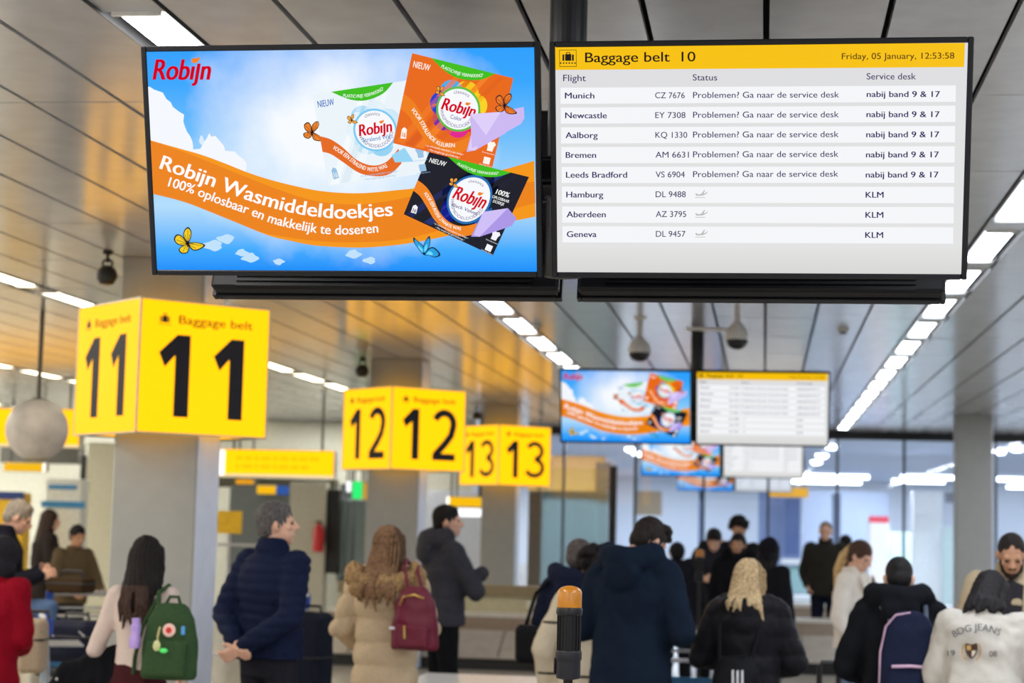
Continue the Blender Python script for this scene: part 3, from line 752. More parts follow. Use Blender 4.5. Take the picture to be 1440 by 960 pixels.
def sign(corner, num, label):
    c = Vector(corner); z0 = CAMZ+.55
    ctr = (c.x, c.y+SW*.70711, z0)
    t = thing('belt_sign', label, 'sign', ctr, (0,0,PI/4), 'baggage belt number signs')
    fr = MB(); e = .012
    for sx in (-1, 1):
        for sy in (-1, 1): fr.box((sx*(SW/2-e/2), sy*(SW/2-e/2), SH/2), (e, e, SH), m_frame)
    for z in (e/2, SH-e/2):
        for s_ in (-1, 1):
            fr.box((0, s_*(SW/2-e/2), z), (SW-2*e, e, e), m_frame); fr.box((s_*(SW/2-e/2), 0, z), (e, SW-2*e, e), m_frame)
    fr.build('frame', t)
    # top and bottom plates, open in the middle where the pillar passes
    for z in (.006, SH-.006):
        pl = MB()
        for s_ in (-1, 1):
            pl.box((0, s_*.477, z), (SW-.03, .07, .004), M('sign_plate', (96,96,98), .5)); pl.box((s_*.477, 0, z), (.07, SW-.17, .004), M('sign_plate'))
        pl.build('cover_plate', t)
    for k, (dx, dy) in enumerate(((0,-1), (-1,0), (1,0), (0,1))):
        p = MB()
        if dx == 0: p.box((0, dy*(SW/2-.008), SH/2), (SW-.024, .008, SH-.024), YEL)
        else: p.box((dx*(SW/2-.008), 0, SH/2), (.008, SW-.024, SH-.024), YEL)
        o = p.build('lit_face', t)
        if k > 1: continue
        if k == 0: fn = lambda x, y: ((x-.5)*SW, -SW/2+.002, SH*(1-y))
        else: fn = lambda x, y: (-SW/2+.002, (.5-x)*SW, SH*(1-y))
        q = MB(); lw = .112 if num == '11' else .094
        digit(q, num[0], .15, .235 if num == '11' else .22, fn, lw); digit(q, num[1], .565, .235 if num == '11' else .30, fn, lw)
        text(q, 'Baggage belt', fn, .29, .86, .175, .062, m_ink, .012)
        q.poly([fn(*a) for a in ((.165,.125), (.205,.125), (.205,.175), (.165,.175))], m_ink); stroke(q, [(.175,.125), (.175,.11), (.195,.11), (.195,.125)], .008, fn, m_ink)
        for xa in (.148, .209): q.poly([fn(*a) for a in ((xa,.13), (xa+.012,.13), (xa+.012,.175), (xa,.175))], m_ink)
        for i in range(6): q.poly([fn(*a) for a in disc((.142+i*.017, .19), .005, None, 8)], m_ink)
        q.build('lettering', o)
sign((-4.3751, 12.4819, 0), '11', 'large yellow lit sign with the number 11 around the nearest pillar')
sign((-4.2566, 20.8431, 0), '12', 'yellow lit sign with the number 12 around the middle pillar')
sign((-4.1734, 28.9613, 0), '13', 'yellow lit sign with the number 13 around the farthest pillar')
# ================================================================== PEOPLE
def cap_geo(p0, r0, p1, r1, n=12):
    p0 = np.array(p0, float); p1 = np.array(p1, float); a = p1-p0; L = np.linalg.norm(a); a = a/max(L, 1e-9)
    t = np.array([0,0,1.]) if abs(a[2]) < .9 else np.array([1.,0,0]); x = np.cross(a, t); x /= np.linalg.norm(x); y = np.cross(a, x)
    rings = []
    for k in range(1, 4): q = PI/2*(1-k/4+.0); rings.append((p0-a*r0*math.sin(q), r0*math.cos(q)))
    rings.append((p0, r0)); rings.append((p1, r1))
    for k in range(3, 0, -1): q = PI/2*(1-k/4); rings.append((p1+a*r1*math.sin(q), r1*math.cos(q)))
    vs = []; fs = []
    for c, r in rings:
        for i in range(n): q = 2*PI*i/n; vs.append(c+x*(r*math.cos(q))+y*(r*math.sin(q)))
    m = len(rings)
    for k in range(m-1):
        for i in range(n): fs.append((k*n+i, k*n+(i+1) % n, (k+1)*n+(i+1) % n, (k+1)*n+i))
    vs.append(p0-a*r0); vs.append(p1+a*r1)
    for i in range(n): fs.append((m*n, (i+1) % n, i)); fs.append((m*n+1, (m-1)*n+i, (m-1)*n+(i+1) % n))
    return vs, fs
def ell_geo(c, r, R=None):
    mb = MB(); mb.ell((0,0,0), r, None, 18, 12, R); return [np.array(v)+np.array(c, float) for v in mb.v], mb.f
def loft_geo(rings, n=28):
    """stacked ellipses (z, rx, ry, cy)"""
    vs = []; fs = []
    for z, rx, ry, cy in rings:
        for i in range(n):
            q = 2*PI*i/n; c, s = math.cos(q), math.sin(q)
            vs.append(np.array([rx*math.copysign(abs(c)**.8, c), cy+ry*math.copysign(abs(s)**.8, s), z]))
    m = len(rings)
    for k in range(m-1):
        for i in range(n): fs.append((k*n+i, k*n+(i+1) % n, (k+1)*n+(i+1) % n, (k+1)*n+i))
    fs += [tuple(range(n-1, -1, -1)), tuple(range((m-1)*n, m*n))]
    return vs, fs
class Blob:
    """closed shapes melted into one continuous surface"""
    def __init__(s): s.v = []; s.f = []
    def put(s, g, X=None):
        o = len(s.v); s.v += [X(np.array(v)) for v in g[0]] if X else [np.array(v) for v in g[0]]; s.f += [tuple(i+o for i in f) for f in g[1]]
    def cap(s, p0, r0, p1, r1, X=None): s.put(cap_geo(p0, r0, p1, r1), X)
    def ell(s, c, r, X=None, R=None): s.put(ell_geo(c, r, R), X)
    def loft(s, rings, X=None): s.put(loft_geo(rings), X)
    def melt(s, voxel, smooth=3):
        me = bpy.data.meshes.new('m'); me.from_pydata([tuple(v) for v in s.v], [], s.f)
        bm = bmesh.new(); bm.from_mesh(me); bmesh.ops.recalc_face_normals(bm, faces=bm.faces[:]); bm.to_mesh(me); bm.free()
        o = bpy.data.objects.new('m', me); COL.objects.link(o)
        r = o.modifiers.new('r', 'REMESH'); r.mode = 'VOXEL'; r.voxel_size = voxel
        if smooth: q = o.modifiers.new('s', 'SMOOTH'); q.iterations = smooth; q.factor = .5
        dg = bpy.context.evaluated_depsgraph_get(); ev = o.evaluated_get(dg); m2 = bpy.data.meshes.new_from_object(ev)
        n = len(m2.vertices); V = np.zeros(n*3); m2.vertices.foreach_get('co', V); N = np.zeros(n*3); m2.vertices.foreach_get('normal', N)
        Fs = [tuple(p.vertices) for p in m2.polygons]
        bpy.data.objects.remove(o); bpy.data.meshes.remove(me); bpy.data.meshes.remove(m2)
        return V.reshape(-1, 3), N.reshape(-1, 3), Fs
def mesh_obj(name, V, Fs, mat, parent):
    me = bpy.data.meshes.new(name); me.from_pydata(V.tolist(), [], Fs); me.materials.append(mat)
    me.polygons.foreach_set('use_smooth', [True]*len(Fs)); me.update()
    o = bpy.data.objects.new(name, me); COL.objects.link(o); o.parent = parent; return o
def wob(V, k, ph=0):
    x, y, z = V[:, 0]*k, V[:, 1]*k, V[:, 2]*k
    return (np.sin(x*1.3+2*np.sin(y*.9+ph)+z*.7)+np.sin(y*1.7+1.5*np.sin(z*1.1+ph)+x*.4)+np.sin(z*1.9+1.7*np.sin(x*1.2)+y))/3
def rotz(a): c, s = math.cos(a), math.sin(a); return np.array([[c,-s,0],[s,c,0],[0,0,1.]])
def rotx(a): c, s = math.cos(a), math.sin(a); return np.array([[1,0,0],[0,c,-s],[0,s,c]])
SKIN = {'light': M('skin_light', (224,176,152), .5, 0, .4, .03, 30), 'tan': M('skin_tan', (196,146,116), .5, 0, .4, .03, 30)}
def fabric(name, rgb=None, rough=.8, bump=.25, scale=90, var=.08): return M('fabric_'+name, rgb, rough, 0, .05, var, scale, bump)
def hairm(name, rgb=None): return M('hair_'+name, rgb, .6, 0, .18, .22, 60, .3)
TR_DARK = fabric('dark_trousers', (26,27,33)); SHOE = M('shoe_black', (24,24,26), .5)

class Person: pass
def person(label, px, py, pxm, turn=0, lean=0, look=(0,0), w=1.0, bulk=1.0, hands=None, skin='light', jacket=None, trousers=TR_DARK, hair=None, shoes=SHOE,
           fine=True, legs=None):
    """px, py: top of the head in the photograph; pxm: pixels per metre there; turn: body heading in degrees (0 looks along the hall away from the lens)"""
    lean = math.radians(lean); yaw, pitch = math.radians(look[0]), math.radians(look[1])
    q = Person(); w_ = w
    neck = np.array([0,-.005,1.50]); Rh = rotz(yaw) @ rotx(-pitch)
    H = lambda v: neck+Rh @ (np.asarray(v, float)+np.array([0,.02,1.635])-neck)      # head space: origin in the middle of the head
    def bend(V):
        V = np.atleast_2d(np.array(V, float)).copy()
        t = np.clip((V[:, 2]-.86)/.34, 0, 1); t = t*t*(3-2*t); a = -lean*t
        c, s = np.cos(a), np.sin(a); y = V[:, 1]; z = V[:, 2]-.95
        V[:, 1], V[:, 2] = c*y-s*z, .95+s*y+c*z
        return V
    top = bend([H((0,-.01,.115))])[0]
    p = at(px, py, pxm); sc = p.z/top[2]; a = math.radians(turn); Rt = rotz(a)
    off = Rt @ (top*sc)
    root = thing('person', label, 'person', (p.x-off[0], p.y-off[1], 0), (0,0,a)); root.scale = (sc,)*3
    q.root = root; q.H = H; q.bend = bend; q.sc = sc
    vx = .0075 if fine else .011
    if hands is None: hands = {}
    el = {}; ha = {}
    for s_, k in ((-1, 'l'), (1, 'r')):
        e, hnd = hands.get(k, ((.25, -.03, 1.13), (.25, .06, .90)))
        el[s_] = np.array([s_*e[0], e[1], e[2]]); ha[s_] = np.array([s_*hnd[0], hnd[1], hnd[2]])
    sh = {s_: np.array([s_*.178*w_, -.005, 1.415]) for s_ in (-1, 1)}
    q.el, q.ha, q.sh = el, ha, sh
    LG = {s_: ((s_*.10, .015, .49), (s_*.105, -.02, .09)) for s_ in (-1, 1)}
    if legs:
        for k_, v_ in legs.items(): LG[{'l': -1, 'r': 1}[k_]] = v_
    # ---- body
    B = Blob()
    B.loft([(.86,.12*w_,.09,0), (.95,.155*w_,.105,-.01), (1.08,.125*w_,.09,0), (1.26,.155*w_,.11,0), (1.38,.165*w_,.095,0), (1.46,.09,.06,-.01)])
    B.cap((-.15*w_,-.005,1.415), .055, (.15*w_,-.005,1.415), .055)
    B.cap((0,-.012,1.42), .06, (0,-.0,1.53), .054); B.cap((0,-.012,1.45), .055, H((0,-.02,-.05)), .052)
    B.ell((0,-.012,.02), (.076,.096,.10), H); B.ell((0,.028,-.045), (.058,.066,.072), H); B.ell((0,.066,-.092), (.024,.022,.020), H)
    B.cap((0,.088,.010), .011, (0,.112,-.020), .014, H); B.cap((-.012,.098,-.024), .010, (.012,.098,-.024), .010, H)
    B.cap((-.035,.076,.026), .014, (.035,.076,.026), .014, H); B.ell((0,.090,-.053), (.024,.009,.009), H); B.ell((0,.088,-.066), (.020,.009,.008), H)
    for s_ in (-1, 1):
        B.ell((s_*.040,.062,-.016), (.022,.022,.018), H)
        B.ell((s_*.079,-.005,-.008), (.010,.020,.032), H, Euler((0, s_*.25, s_*-.35)).to_matrix())
        wr = ha[s_]; fa = wr-el[s_]; fa = fa/np.linalg.norm(fa)
        B.cap(sh[s_], .052, el[s_], .041); B.cap(el[s_], .040, wr, .028)
        # the hand: palm, four bent fingers of different length, a thumb from the side
        ax = fa; side = np.cross(ax, [0,0,1.]); 
        if np.linalg.norm(side) < .2: side = np.array([0,1.,0])
        side /= np.linalg.norm(side); nn = np.cross(side, ax)
        inw = np.array([-s_*1., .3, 0]); 
        pn = inw-ax*np.dot(inw, ax); pn /= np.linalg.norm(pn)          # palm faces inward
        wd = np.cross(pn, ax)                                          # across the palm
        if wd[1] < 0 and abs(wd[1]) > abs(wd[2]): wd = -wd
        if abs(wd[2]) >= abs(wd[1]) and wd[2] < 0: wd = -wd            # thumb side up or forward
        for k in (-.024, 0, .024): B.cap(wr+wd*k*.7, .016, wr+ax*.085+wd*k, .015)
        for k, ln in ((.033,.068), (.011,.078), (-.011,.072), (-.033,.056)):
            b0 = wr+ax*.085+wd*k; b1 = b0+(ax*.85+pn*.35)*ln*.5; b2 = b1+(ax*.45+pn*.85)*ln*.5
            B.cap(b0, .0098, b1, .0092); B.cap(b1, .0092, b2, .008)
        t0 = wr+ax*.03+wd*.026; t1 = t0+(ax*.6+wd*.65+pn*.35)*.045; B.cap(t0, .013, t1, .0108); B.cap(t1, .0105, t1+(ax*.85+pn*.5)*.03, .009)
        hp = (s_*.088*w_, -.005, .92); kn, an = LG[s_]
        B.cap(hp, .083, kn, .054); B.cap(kn, .052, an, .036); ax_, ay_, az_ = an; B.cap((ax_,ay_-.01,az_-.045), .034, (ax_+s_*.02,ay_+.16,az_-.06), .028)
    V, N, Fs = B.melt(vx, 2)
    q.body = mesh_obj('body', bend(V), Fs, SKIN[skin], root)
    # ---- eyes and brows
    for s_ in (-1, 1):
        e = MB(); e.ell((0,0,0), (.013,.006,.0065), M('eye_dark', (40,28,24), .2), 10, 8)
        e.v = [tuple(bend([H(np.array(v)+np.array([s_*.033,.083,.004]))])[0]) for v in e.v]; e.build('eye', root, True)
    # ---- trousers and shoes
    T = Blob(); T.loft([(.80,.16*w_,.115,-.01), (.92,.176*w_,.128,-.012), (1.02,.165*w_,.115,-.005), (1.07,.15*w_,.105,0)])
    for s_ in (-1, 1): kn, an = LG[s_]; T.cap((s_*.09*w_,-.008,.90), .098, kn, .075); T.cap(kn, .075, (an[0], an[1]+.005, an[2]+.02), .062)
    V, N, Fs = T.melt(.013, 3); V = V+N*(.005*wob(V, 26))[:, None]; V[:, 2] = np.maximum(V[:, 2], .06)
    mesh_obj('trousers', bend(V), Fs, trousers, root)
    for s_ in (-1, 1):
        T = Blob(); x_, y_, z_ = LG[s_][1]; T.cap((x_,y_-.02,z_-.04), .044, (x_+s_*.023,y_+.17,z_-.048), .036); T.cap((x_,y_-.01,z_-.03), .042, (x_,y_,z_+.03), .046)
        V, N, Fs = T.melt(.011, 3); V[:, 2] = np.maximum(V[:, 2], .0); mesh_obj('shoe', V, Fs, shoes, root)
    # ---- jacket or coat
    if jacket:
        j = dict(t=.03, ta=.022, hem=.82, flare=0, quilt=None, collar=.05, hood=None, cuff=.02, crease=.007); j.update(jacket); t = j['t']*bulk
        J = Blob(); hem = j['hem']; fl_ = j['flare']
        rr = [(hem-.02, .165*w_+t+fl_, .12+t+fl_*.7, -.008)]
        if hem < .86: rr.append(((hem+1.0)/2, .17*w_+t+fl_*.5, .122+t+fl_*.35, -.01))
        rr += [(1.02, .158*w_+t, .112+t, -.004), (1.14, .150*w_+t, .105+t, 0), (1.27, .168*w_+t, .115+t, -.004), (1.37, .176*w_+t, .10+t, -.008), (1.44, .14*w_+t*.6, .075+t*.7, -.012), (1.49, .07+t*.4, .058+t*.4, -.012)]
        J.loft(rr)
        for s_ in (-1, 1):
            J.cap(sh[s_], .062+t*.7, sh[s_]*.5+el[s_]*.5, .052+j['ta']); fa = ha[s_]-el[s_]
            J.cap(sh[s_]*.5+el[s_]*.5, .052+j['ta'], el[s_], .043+j['ta']); J.cap(el[s_], .043+j['ta'], ha[s_]-fa*j['cuff']/np.linalg.norm(fa), .034+j['ta']*.8)
        if j['collar']:
            J.loft([(1.45, .092, .085, -.012), (1.485+j['collar']*.5, .088, .084, -.012), (1.50+j['collar'], .080, .078, -.008)])
        if j['hood'] == 'down':
            hd_ = j.get('drop', 0)
            for k in range(9):
                f_ = -1+k/4; J.ell((.135*f_, -.045-.105*(1-f_*f_), 1.520-hd_-.025*(1-f_*f_)), (.070,.066,.074))
            J.ell((0,-.165,1.42-hd_), (.115,.055,.10))
        if j['hood'] == 'up':
            J.ell((0,-.03,.03), (.105,.115,.125), H); J.ell((0,-.04,-.08), (.10,.10,.10), H)
        V, N, Fs = J.melt(.0125 if fine else .015, 4)
        d_ = j['crease']*wob(V, 17, px*.1)+.4*j['crease']*wob(V, 41, px*.3)
        if j['quilt']:
            per, amp = j['quilt']; z = V[:, 2]+.012*wob(V, 9); d_ = d_*.6+amp*(np.abs(np.sin(PI*(z-.3)/per))**.55-.75)
        V = V+N*d_[:, None]; V[:, 2] = np.maximum(V[:, 2], hem+.006*np.sin(V[:, 0]*14))
        if j.get('open'):                                   # hollow the hood around the face
            pass
        q.jacket = mesh_obj(j.get('name', 'jacket'), bend(V), Fs, j['mat'], root)
    # ---- hair
    if hair:
        st = hair['style']; G = Blob(); k = hair.get('k', 1.0)
        if st in ('short', 'bald', 'curly', 'long', 'bob', 'pony', 'crop'):
            r = {'crop': (.080,.098,.088), 'bald': (.080,.094,.070)}.get(st, (.086,.103,.096))
            G.ell((0,-.022, {'bald': .0, 'crop': .038}.get(st, .038)), r, H); G.ell((0,-.055,-.01), (.074,.060,.075), H)
        if st == 'short':
            G.ell((0,.022,.092), (.060,.050,.028), H)
            for s_ in (-1, 1): G.cap((s_*.074,-.005,.03), .016, (s_*.077,.008,-.015), .010, H)
        if st == 'curly':
            rg = random.Random(int(px))
            for i in range(46):
                a_ = rg.uniform(0, 2*PI); b_ = rg.uniform(-.25, 1.5); rr_ = k*.095
                c_ = (rr_*math.cos(a_)*math.cos(b_), -.03+rr_*math.sin(a_)*math.cos(b_), .045+rr_*math.sin(b_)*1.05)
                if c_[1] > .045 and c_[2] < .085: continue
                G.ell(c_, (.026*k,)*3, H)
        if st in ('long', 'bob'):
            ln = hair.get('len', .30 if st == 'long' else .13); sp = hair.get('spread', .085)
            for i in range(-4, 5):
                f_ = i/4; x0 = .074*f_; c_ = math.sqrt(max(0, 1-f_*f_)); y0 = -.03-.065*c_+.02*abs(f_)
                p0 = H((x0, y0, .035)); p1 = H((x0*1.12, y0-.012, -.09)); nk = np.array([sp*f_*1.05, -.075-.045*c_-hair.get('back', 0), 1.52-ln])
                G.cap(p0, .032, p1, .030); G.cap(p1, .030, (p1+nk)/2+np.array([0,-.012,0]), .029); G.cap((p1+nk)/2+np.array([0,-.012,0]), .029, nk+np.array([0,0,.02*math.sin(i*2.1)]), .016)
            for s_ in (-1, 1): G.cap(H((s_*.070,.02,.055)), .024, H((s_*.086,.01,-.05)), .022); G.cap(H((s_*.086,.01,-.05)), .022, H((s_*.088,-.015,-.12)), .018)
        if st == 'pony':
            G.ell((0,-.11,.03), (.035,.03,.035), H); pts = [H((0,-.12,.03)), H((-.01,-.155,-.05)), H((-.02,-.16,-.15)), H((-.02,-.14,-.26)), H((-.01,-.12,-.34))]
            for a_, b_, r0, r1 in zip(pts[:-1], pts[1:], (.030,.042,.045,.035), (.042,.045,.035,.012)): G.cap(a_, r0, b_, r1)
        V, N, Fs = G.melt(.0085 if fine else .011, 2)
        ang = np.arctan2(V[:, 0], -(V[:, 1]+.0)); strand = np.sin(ang*22+3*np.sin(V[:, 2]*16+px))*.0035+np.sin(ang*57+V[:, 2]*20)*.0018
        if st in ('crop', 'bald'): strand = strand*.2
        V = V+N*strand[:, None]
        q.hair = mesh_obj('hair', bend(V), Fs, hair['mat'], root)
        if hair.get('mat2'):
            T = Blob()
            sp = hair.get('spread', .085); ln = hair.get('len', .3); bk_ = hair.get('back', 0); lo = hair.get('ends', .06)
            for i_, f_ in enumerate((-.85, -.5, -.15, .2, .55, .85)):
                c_ = math.sqrt(1-f_*f_); y_ = -.095-.045*c_-bk_; k_ = .015*math.sin(i_*2.3)
                m_ = np.array([sp*f_+k_, y_-.016, 1.52-ln+.05]); T.cap(m_, .020, (sp*f_*1.02-k_, y_-.004, 1.52-ln-lo+.03*math.cos(i_*1.9)), .008); T.cap((.078*f_, y_-.012+bk_*.5, 1.545-ln*.35), .010, m_, .020)
            
            strands = []
            for i_ in range(hair.get('lights', 0)):
                f_ = -.9+1.8*(i_+.5)/hair['lights']; c_ = math.sqrt(1-f_*f_); k_ = .012*math.sin(i_*2.9)
                a_ = H((.045*f_, -.035-.045*c_, .125)); b_ = H((.090*f_+k_*.5, -.035-.098*c_, .06)); m_ = H((.100*f_-k_, -.045-.105*c_, -.03)); e_ = np.array([sp*f_*1.1+k_, -.10-.055*c_-bk_, 1.52-ln*.75])
                strands.append((a_, b_, m_, e_))
            V, N, Fs = T.melt(.009, 2); mesh_obj('hair_ends', bend(V), Fs, hair['mat2'], root)
            if strands:
                m_ = MB()
                for q4 in strands: m_.path(smooth([tuple(p) for p in q4], 5), [.004]+[.0075]*13+[.006, .003], hair['mat2'], 8)
                m_.v = [tuple(v) for v in bend(np.array([tuple(v) for v in m_.v]))]; m_.build('hair_highlights', root, True)
    if hair and hair.get('beard'):
        G = Blob(); G.ell((0,.045,-.092), (.048,.052,.038), H); G.ell((0,.073,-.102), (.028,.028,.022), H)
        for s_ in (-1, 1): G.cap((s_*.060,.03,-.02), .014, (s_*.045,.055,-.07), .020, H)
        G.cap((-.022,.098,-.040), .008, (.022,.098,-.040), .008, H)
        V, N, Fs = G.melt(.0085, 1); mesh_obj('beard', bend(V), Fs, hair['beard'], root)
    return q
def local(q, mb, bend=True):
    if bend and mb.v: mb.v = [tuple(v) for v in q.bend(np.array([tuple(v) for v in mb.v]))]
    return mb
def prop(name, label, cat, q, group=None):
    """a thing carried by a person: its own top-level object set in the person's frame"""
    o = thing(name, label, cat, tuple(q.root.location), tuple(q.root.rotation_euler), group); o.scale = tuple(q.root.scale); return o
def soft(parent, name, blob, mat, voxel=.010, sm=3, q=None, crease=.003):
    V, N, Fs = blob.melt(voxel, sm); V = V+N*(crease*wob(V, 24))[:, None]
    if q: V = q.bend(V)
    return mesh_obj(name, V, Fs, mat, parent)
def rbox_blob(B, c, sz, r):
    """soft box from eight corner balls and bars"""
    x, y, z = (sz[0]/2-r, sz[1]/2-r, sz[2]/2-r); C = np.array(c, float)
    m = MB(); m.box((0,0,0), (2*(x+r), 2*(y+r), 2*(z+r)), None, None, r*.7); B.put(([np.array(v)+C for v in m.v], m.f))
HB = hairm
def J_(mat, **k): k['mat'] = mat; return k
# ---- woman in the cream top with the green backpack
wE = person('woman with long dark hair in a cream knit top wearing a green backpack', 208, 757, 262, -2, 2, (6, 4), .86,
    hands={'l': ((.27,-.02,1.10), (.17,.20,1.02)), 'r': ((.25,-.02,1.13), (.20,.16,.98))}, trousers=fabric('burgundy_trousers', (64,30,34)),
    jacket=J_(fabric('cream_knit', (206,188,180), .9, .2, 200, .03), t=.006, ta=.006, hem=.955, collar=0, crease=.004, cuff=.03, name='knit_top'),
    hair=dict(style='long', len=.20, spread=.10, mat=HB('dark_brown', (27,21,21)), ends=.08, mat2=HB('brown_ends', (60,43,36))))
g = M('backpack_green', (52,76,48), .75, 0, .1, .06, 60, .2)
bp = prop('backpack', 'green backpack with a round red badge on the woman in cream', 'backpack', wE)
B = Blob(); B.loft([(.965,.15,.07,-.215), (.99,.163,.082,-.215), (1.18,.158,.082,-.215), (1.30,.132,.07,-.215), (1.365,.098,.05,-.215), (1.385,.07,.03,-.215)], lambda v: v+np.array([.255,0,0])); soft(bp, 'main_compartment', B, g, .010, 4, wE)
B = Blob(); rbox_blob(B, (.265,-.305,1.08), (.24,.06,.20), .025); soft(bp, 'front_pocket', B, g, .009, 3, wE)
b = local(wE, MB()); b.path([(.17,-.20,1.34), (.14,-.13,1.44), (.15,-.0,1.48), (.16,.08,1.40)], .014, g); b.path([(.0,-.10,.93), (.03,-.16,1.08), (.07,-.17,1.25), (.14,-.13,1.42)], .012, g)
b.path([(.21,-.20,1.37), (.23,-.19,1.42), (.28,-.19,1.42), (.30,-.20,1.37)], .010, g); local(wE, b).build('strap', bp, True)
b = MB(); b.lathe([(0,.006), (.036,.005), (.038,0)], (0,0,0), M('badge_pink', (238,196,188), .5), 20, Euler((PI/2,0,0)).to_matrix()); b.lathe([(0,.009), (.017,.008), (.018,.005)], (0,0,0), M('badge_red', (214,40,36), .5), 16, Euler((PI/2,0,0)).to_matrix())
b.v = [(v[0]+.275, v[1]-.300, v[2]+1.235) for v in b.v]; local(wE, b).build('badge', bp, True)
b = MB(); b.box((.355,-.296,1.235), (.022,.01,.05), M('tag_blue', (80,150,215), .5), None, .004); local(wE, b).build('tag', bp)
b = MB(); b.path([(.22,-.30,1.25), (.225,-.34,1.20), (.23,-.345,1.14)], .006, M('keyring', (190,180,120), .4)); b.ell((.225,-.347,1.15), (.022,.016,.03), M('charm_cream', (206,206,150), .6)); local(wE, b).build('charm', bp, True)
b = MB(); b.ell((.265,-.345,1.125), (.026,.010,.014), M('reflector_green', (90,240,120), .3)); local(wE, b).build('reflector', bp, True)
bt = prop('bottle', 'purple bottle in the side of the green backpack', 'bottle', wE)
b = MB(); b.lathe([(.028,0), (.033,.01), (.033,.055), (.026,.075), (.030,.10), (.030,.125), (.024,.132), (.024,.165), (.0,.168)], (.075,-.29,1.13), M('bottle_purple', (178,150,220), .35), 18); local(wE, b).build('bottle_body', bt, True)
ct = prop('coat', 'black coat with pale buttons hanging over the arm of the woman in cream', 'coat', wE)
B = Blob()
for i in range(7):
    f_ = i/6; B.cap((-.10-.34*f_, .04-.04*f_, 1.10-.13*f_), .06, (-.04-.52*f_, -.06, .70-.06*math.sin(i*1.7)), .05)
B.cap((-.10,.10,1.06), .05, (-.46,.04,.95), .05); soft(ct, 'cloth', B, fabric('black_wool', (20,21,25), .85), .012, 3, wE, .008)
b = MB(); [b.ell(p, (.010,.006,.010), M('button', (150,150,150), .3), 10, 6) for p in ((-.47,-.075,.93), (-.42,-.105,.84), (-.20,-.11,.78))]; local(wE, b).build('button', ct, True)

# ---- man in the quilted navy jacket
mF = person('grey haired man in a quilted navy jacket with his hands clasped behind his back', 388, 708, 243, -30, 0, (-48, -2), 1.02, 1.0,
    hands={'l': ((.255,-.12,1.14), (.035,-.225,.985)), 'r': ((.265,-.12,1.13), (.025,-.25,.965))}, trousers=fabric('charcoal_trousers', (36,36,44)),
    jacket=J_(fabric('navy_quilt', (25,32,58), .7, .15, 60), t=.036, ta=.026, hem=.90, quilt=(.056,.010), collar=.06, cuff=.03),
    hair=dict(style='short', mat=HB('grey', (92,88,88))))
# ---- woman in the beige puffer coat
wG = person('woman with long brown hair in a long beige quilted coat with a fur trimmed hood', 549, 742, 226, -4, 0, (-6, 2), .92, 1.0,
    hands={'l': ((.30,.0,1.10), (.22,.22,.98)), 'r': ((.28,.0,1.12), (.18,.20,1.05))},
    jacket=J_(fabric('beige_puffer', (200,178,148), .7, .15, 60, .04), t=.05, ta=.036, hem=.42, flare=.02, quilt=(.145,.024), collar=.03, name='coat'),
    hair=dict(style='long', len=.20, spread=.125, back=.10, ends=.07, lights=22, mat=HB('mid_brown', (92,68,50)), mat2=HB('light_brown', (132,100,74))))
B = Blob(); rg = random.Random(5)
for i in range(60):
    a_ = rg.uniform(-.15, PI+.15); r_ = rg.uniform(.85, 1.15); B.ell((.20*math.cos(a_)*r_, -.06-.135*math.sin(a_)*r_, 1.45-.07*math.sin(a_)+rg.uniform(-.045,.045)), (.042,.042,.048))
V, N, Fs = B.melt(.009, 1); V = V+N*(.010*np.sin(V[:, 0]*190+6*np.sin(V[:, 2]*60))*np.cos(V[:, 2]*150+V[:, 1]*120))[:, None]
mesh_obj('fur_trim', wG.bend(V), Fs, HB('fur', (164,132,92)), wG.root)
B = Blob(); B.ell((.02,-.155,1.34), (.15,.07,.12)); B.ell((.13,-.12,1.39), (.09,.07,.08)); soft(wG.root, 'hood', B, fabric('beige_puffer'), .011, 4, wG, .006)
mr = M('handbag_maroon', (106,16,46), .5, 0, .4, .08, 30, .15)
hb = prop('handbag', 'maroon backpack purse with gold zips on the shoulder of the woman in beige', 'handbag', wG)
B = Blob(); B.loft([(.965,.145,.055,-.235), (.99,.155,.065,-.235), (1.10,.15,.07,-.235), (1.24,.13,.06,-.235), (1.33,.095,.045,-.235), (1.36,.06,.025,-.235)], lambda v: v+np.array([.25,0,.03])); soft(hb, 'pouch', B, mr, .010, 4, wG, .006)
B = Blob(); rbox_blob(B, (.25,-.315,1.085), (.22,.04,.15), .02); soft(hb, 'front_pocket', B, mr, .009, 3, wG)
b = MB(); b.path([(.20,-.24,1.38), (.15,-.16,1.50), (.14,-.06,1.55), (.15,.05,1.50)], .012, mr); b.path([(.29,-.24,1.38), (.24,-.16,1.48), (.21,-.04,1.52)], .012, mr); local(wG, b).build('strap', hb, True)
gold = M('gold_zip', (214,176,96), .3, .8)
b = MB(); b.path([(.16,-.275,1.27), (.19,-.31,1.325), (.26,-.315,1.34), (.32,-.30,1.32)], .007, gold); b.path([(.21,-.34,1.15), (.215,-.345,1.07)], .008, gold); local(wG, b).build('zip', hb, True)
b = MB(); b.ell((.125,-.315,1.13), (.022,.008,.010), M('tag_white', (235,225,235), .4)); local(wG, b).build('tag', hb, True)

# ---- man with crossed arms
mH = person('dark haired man in a dark grey padded jacket standing with arms crossed', 629, 712, 176, -58, 0, (-28, 0), 1.02, 1.0,
    hands={'l': ((.245,.15,1.13), (-.13,.20,1.23)), 'r': ((.245,.16,1.12), (-.10,.25,1.17))},
    jacket=J_(fabric('grey_padded', (58,58,66), .55, .15, 60), t=.04, ta=.03, hem=.86, quilt=(.11,.006), hood='down', collar=.05, cuff=-.10),
    hair=dict(style='short', mat=HB('black', (28,25,25))), trousers=fabric('black_trousers', (24,25,29)))
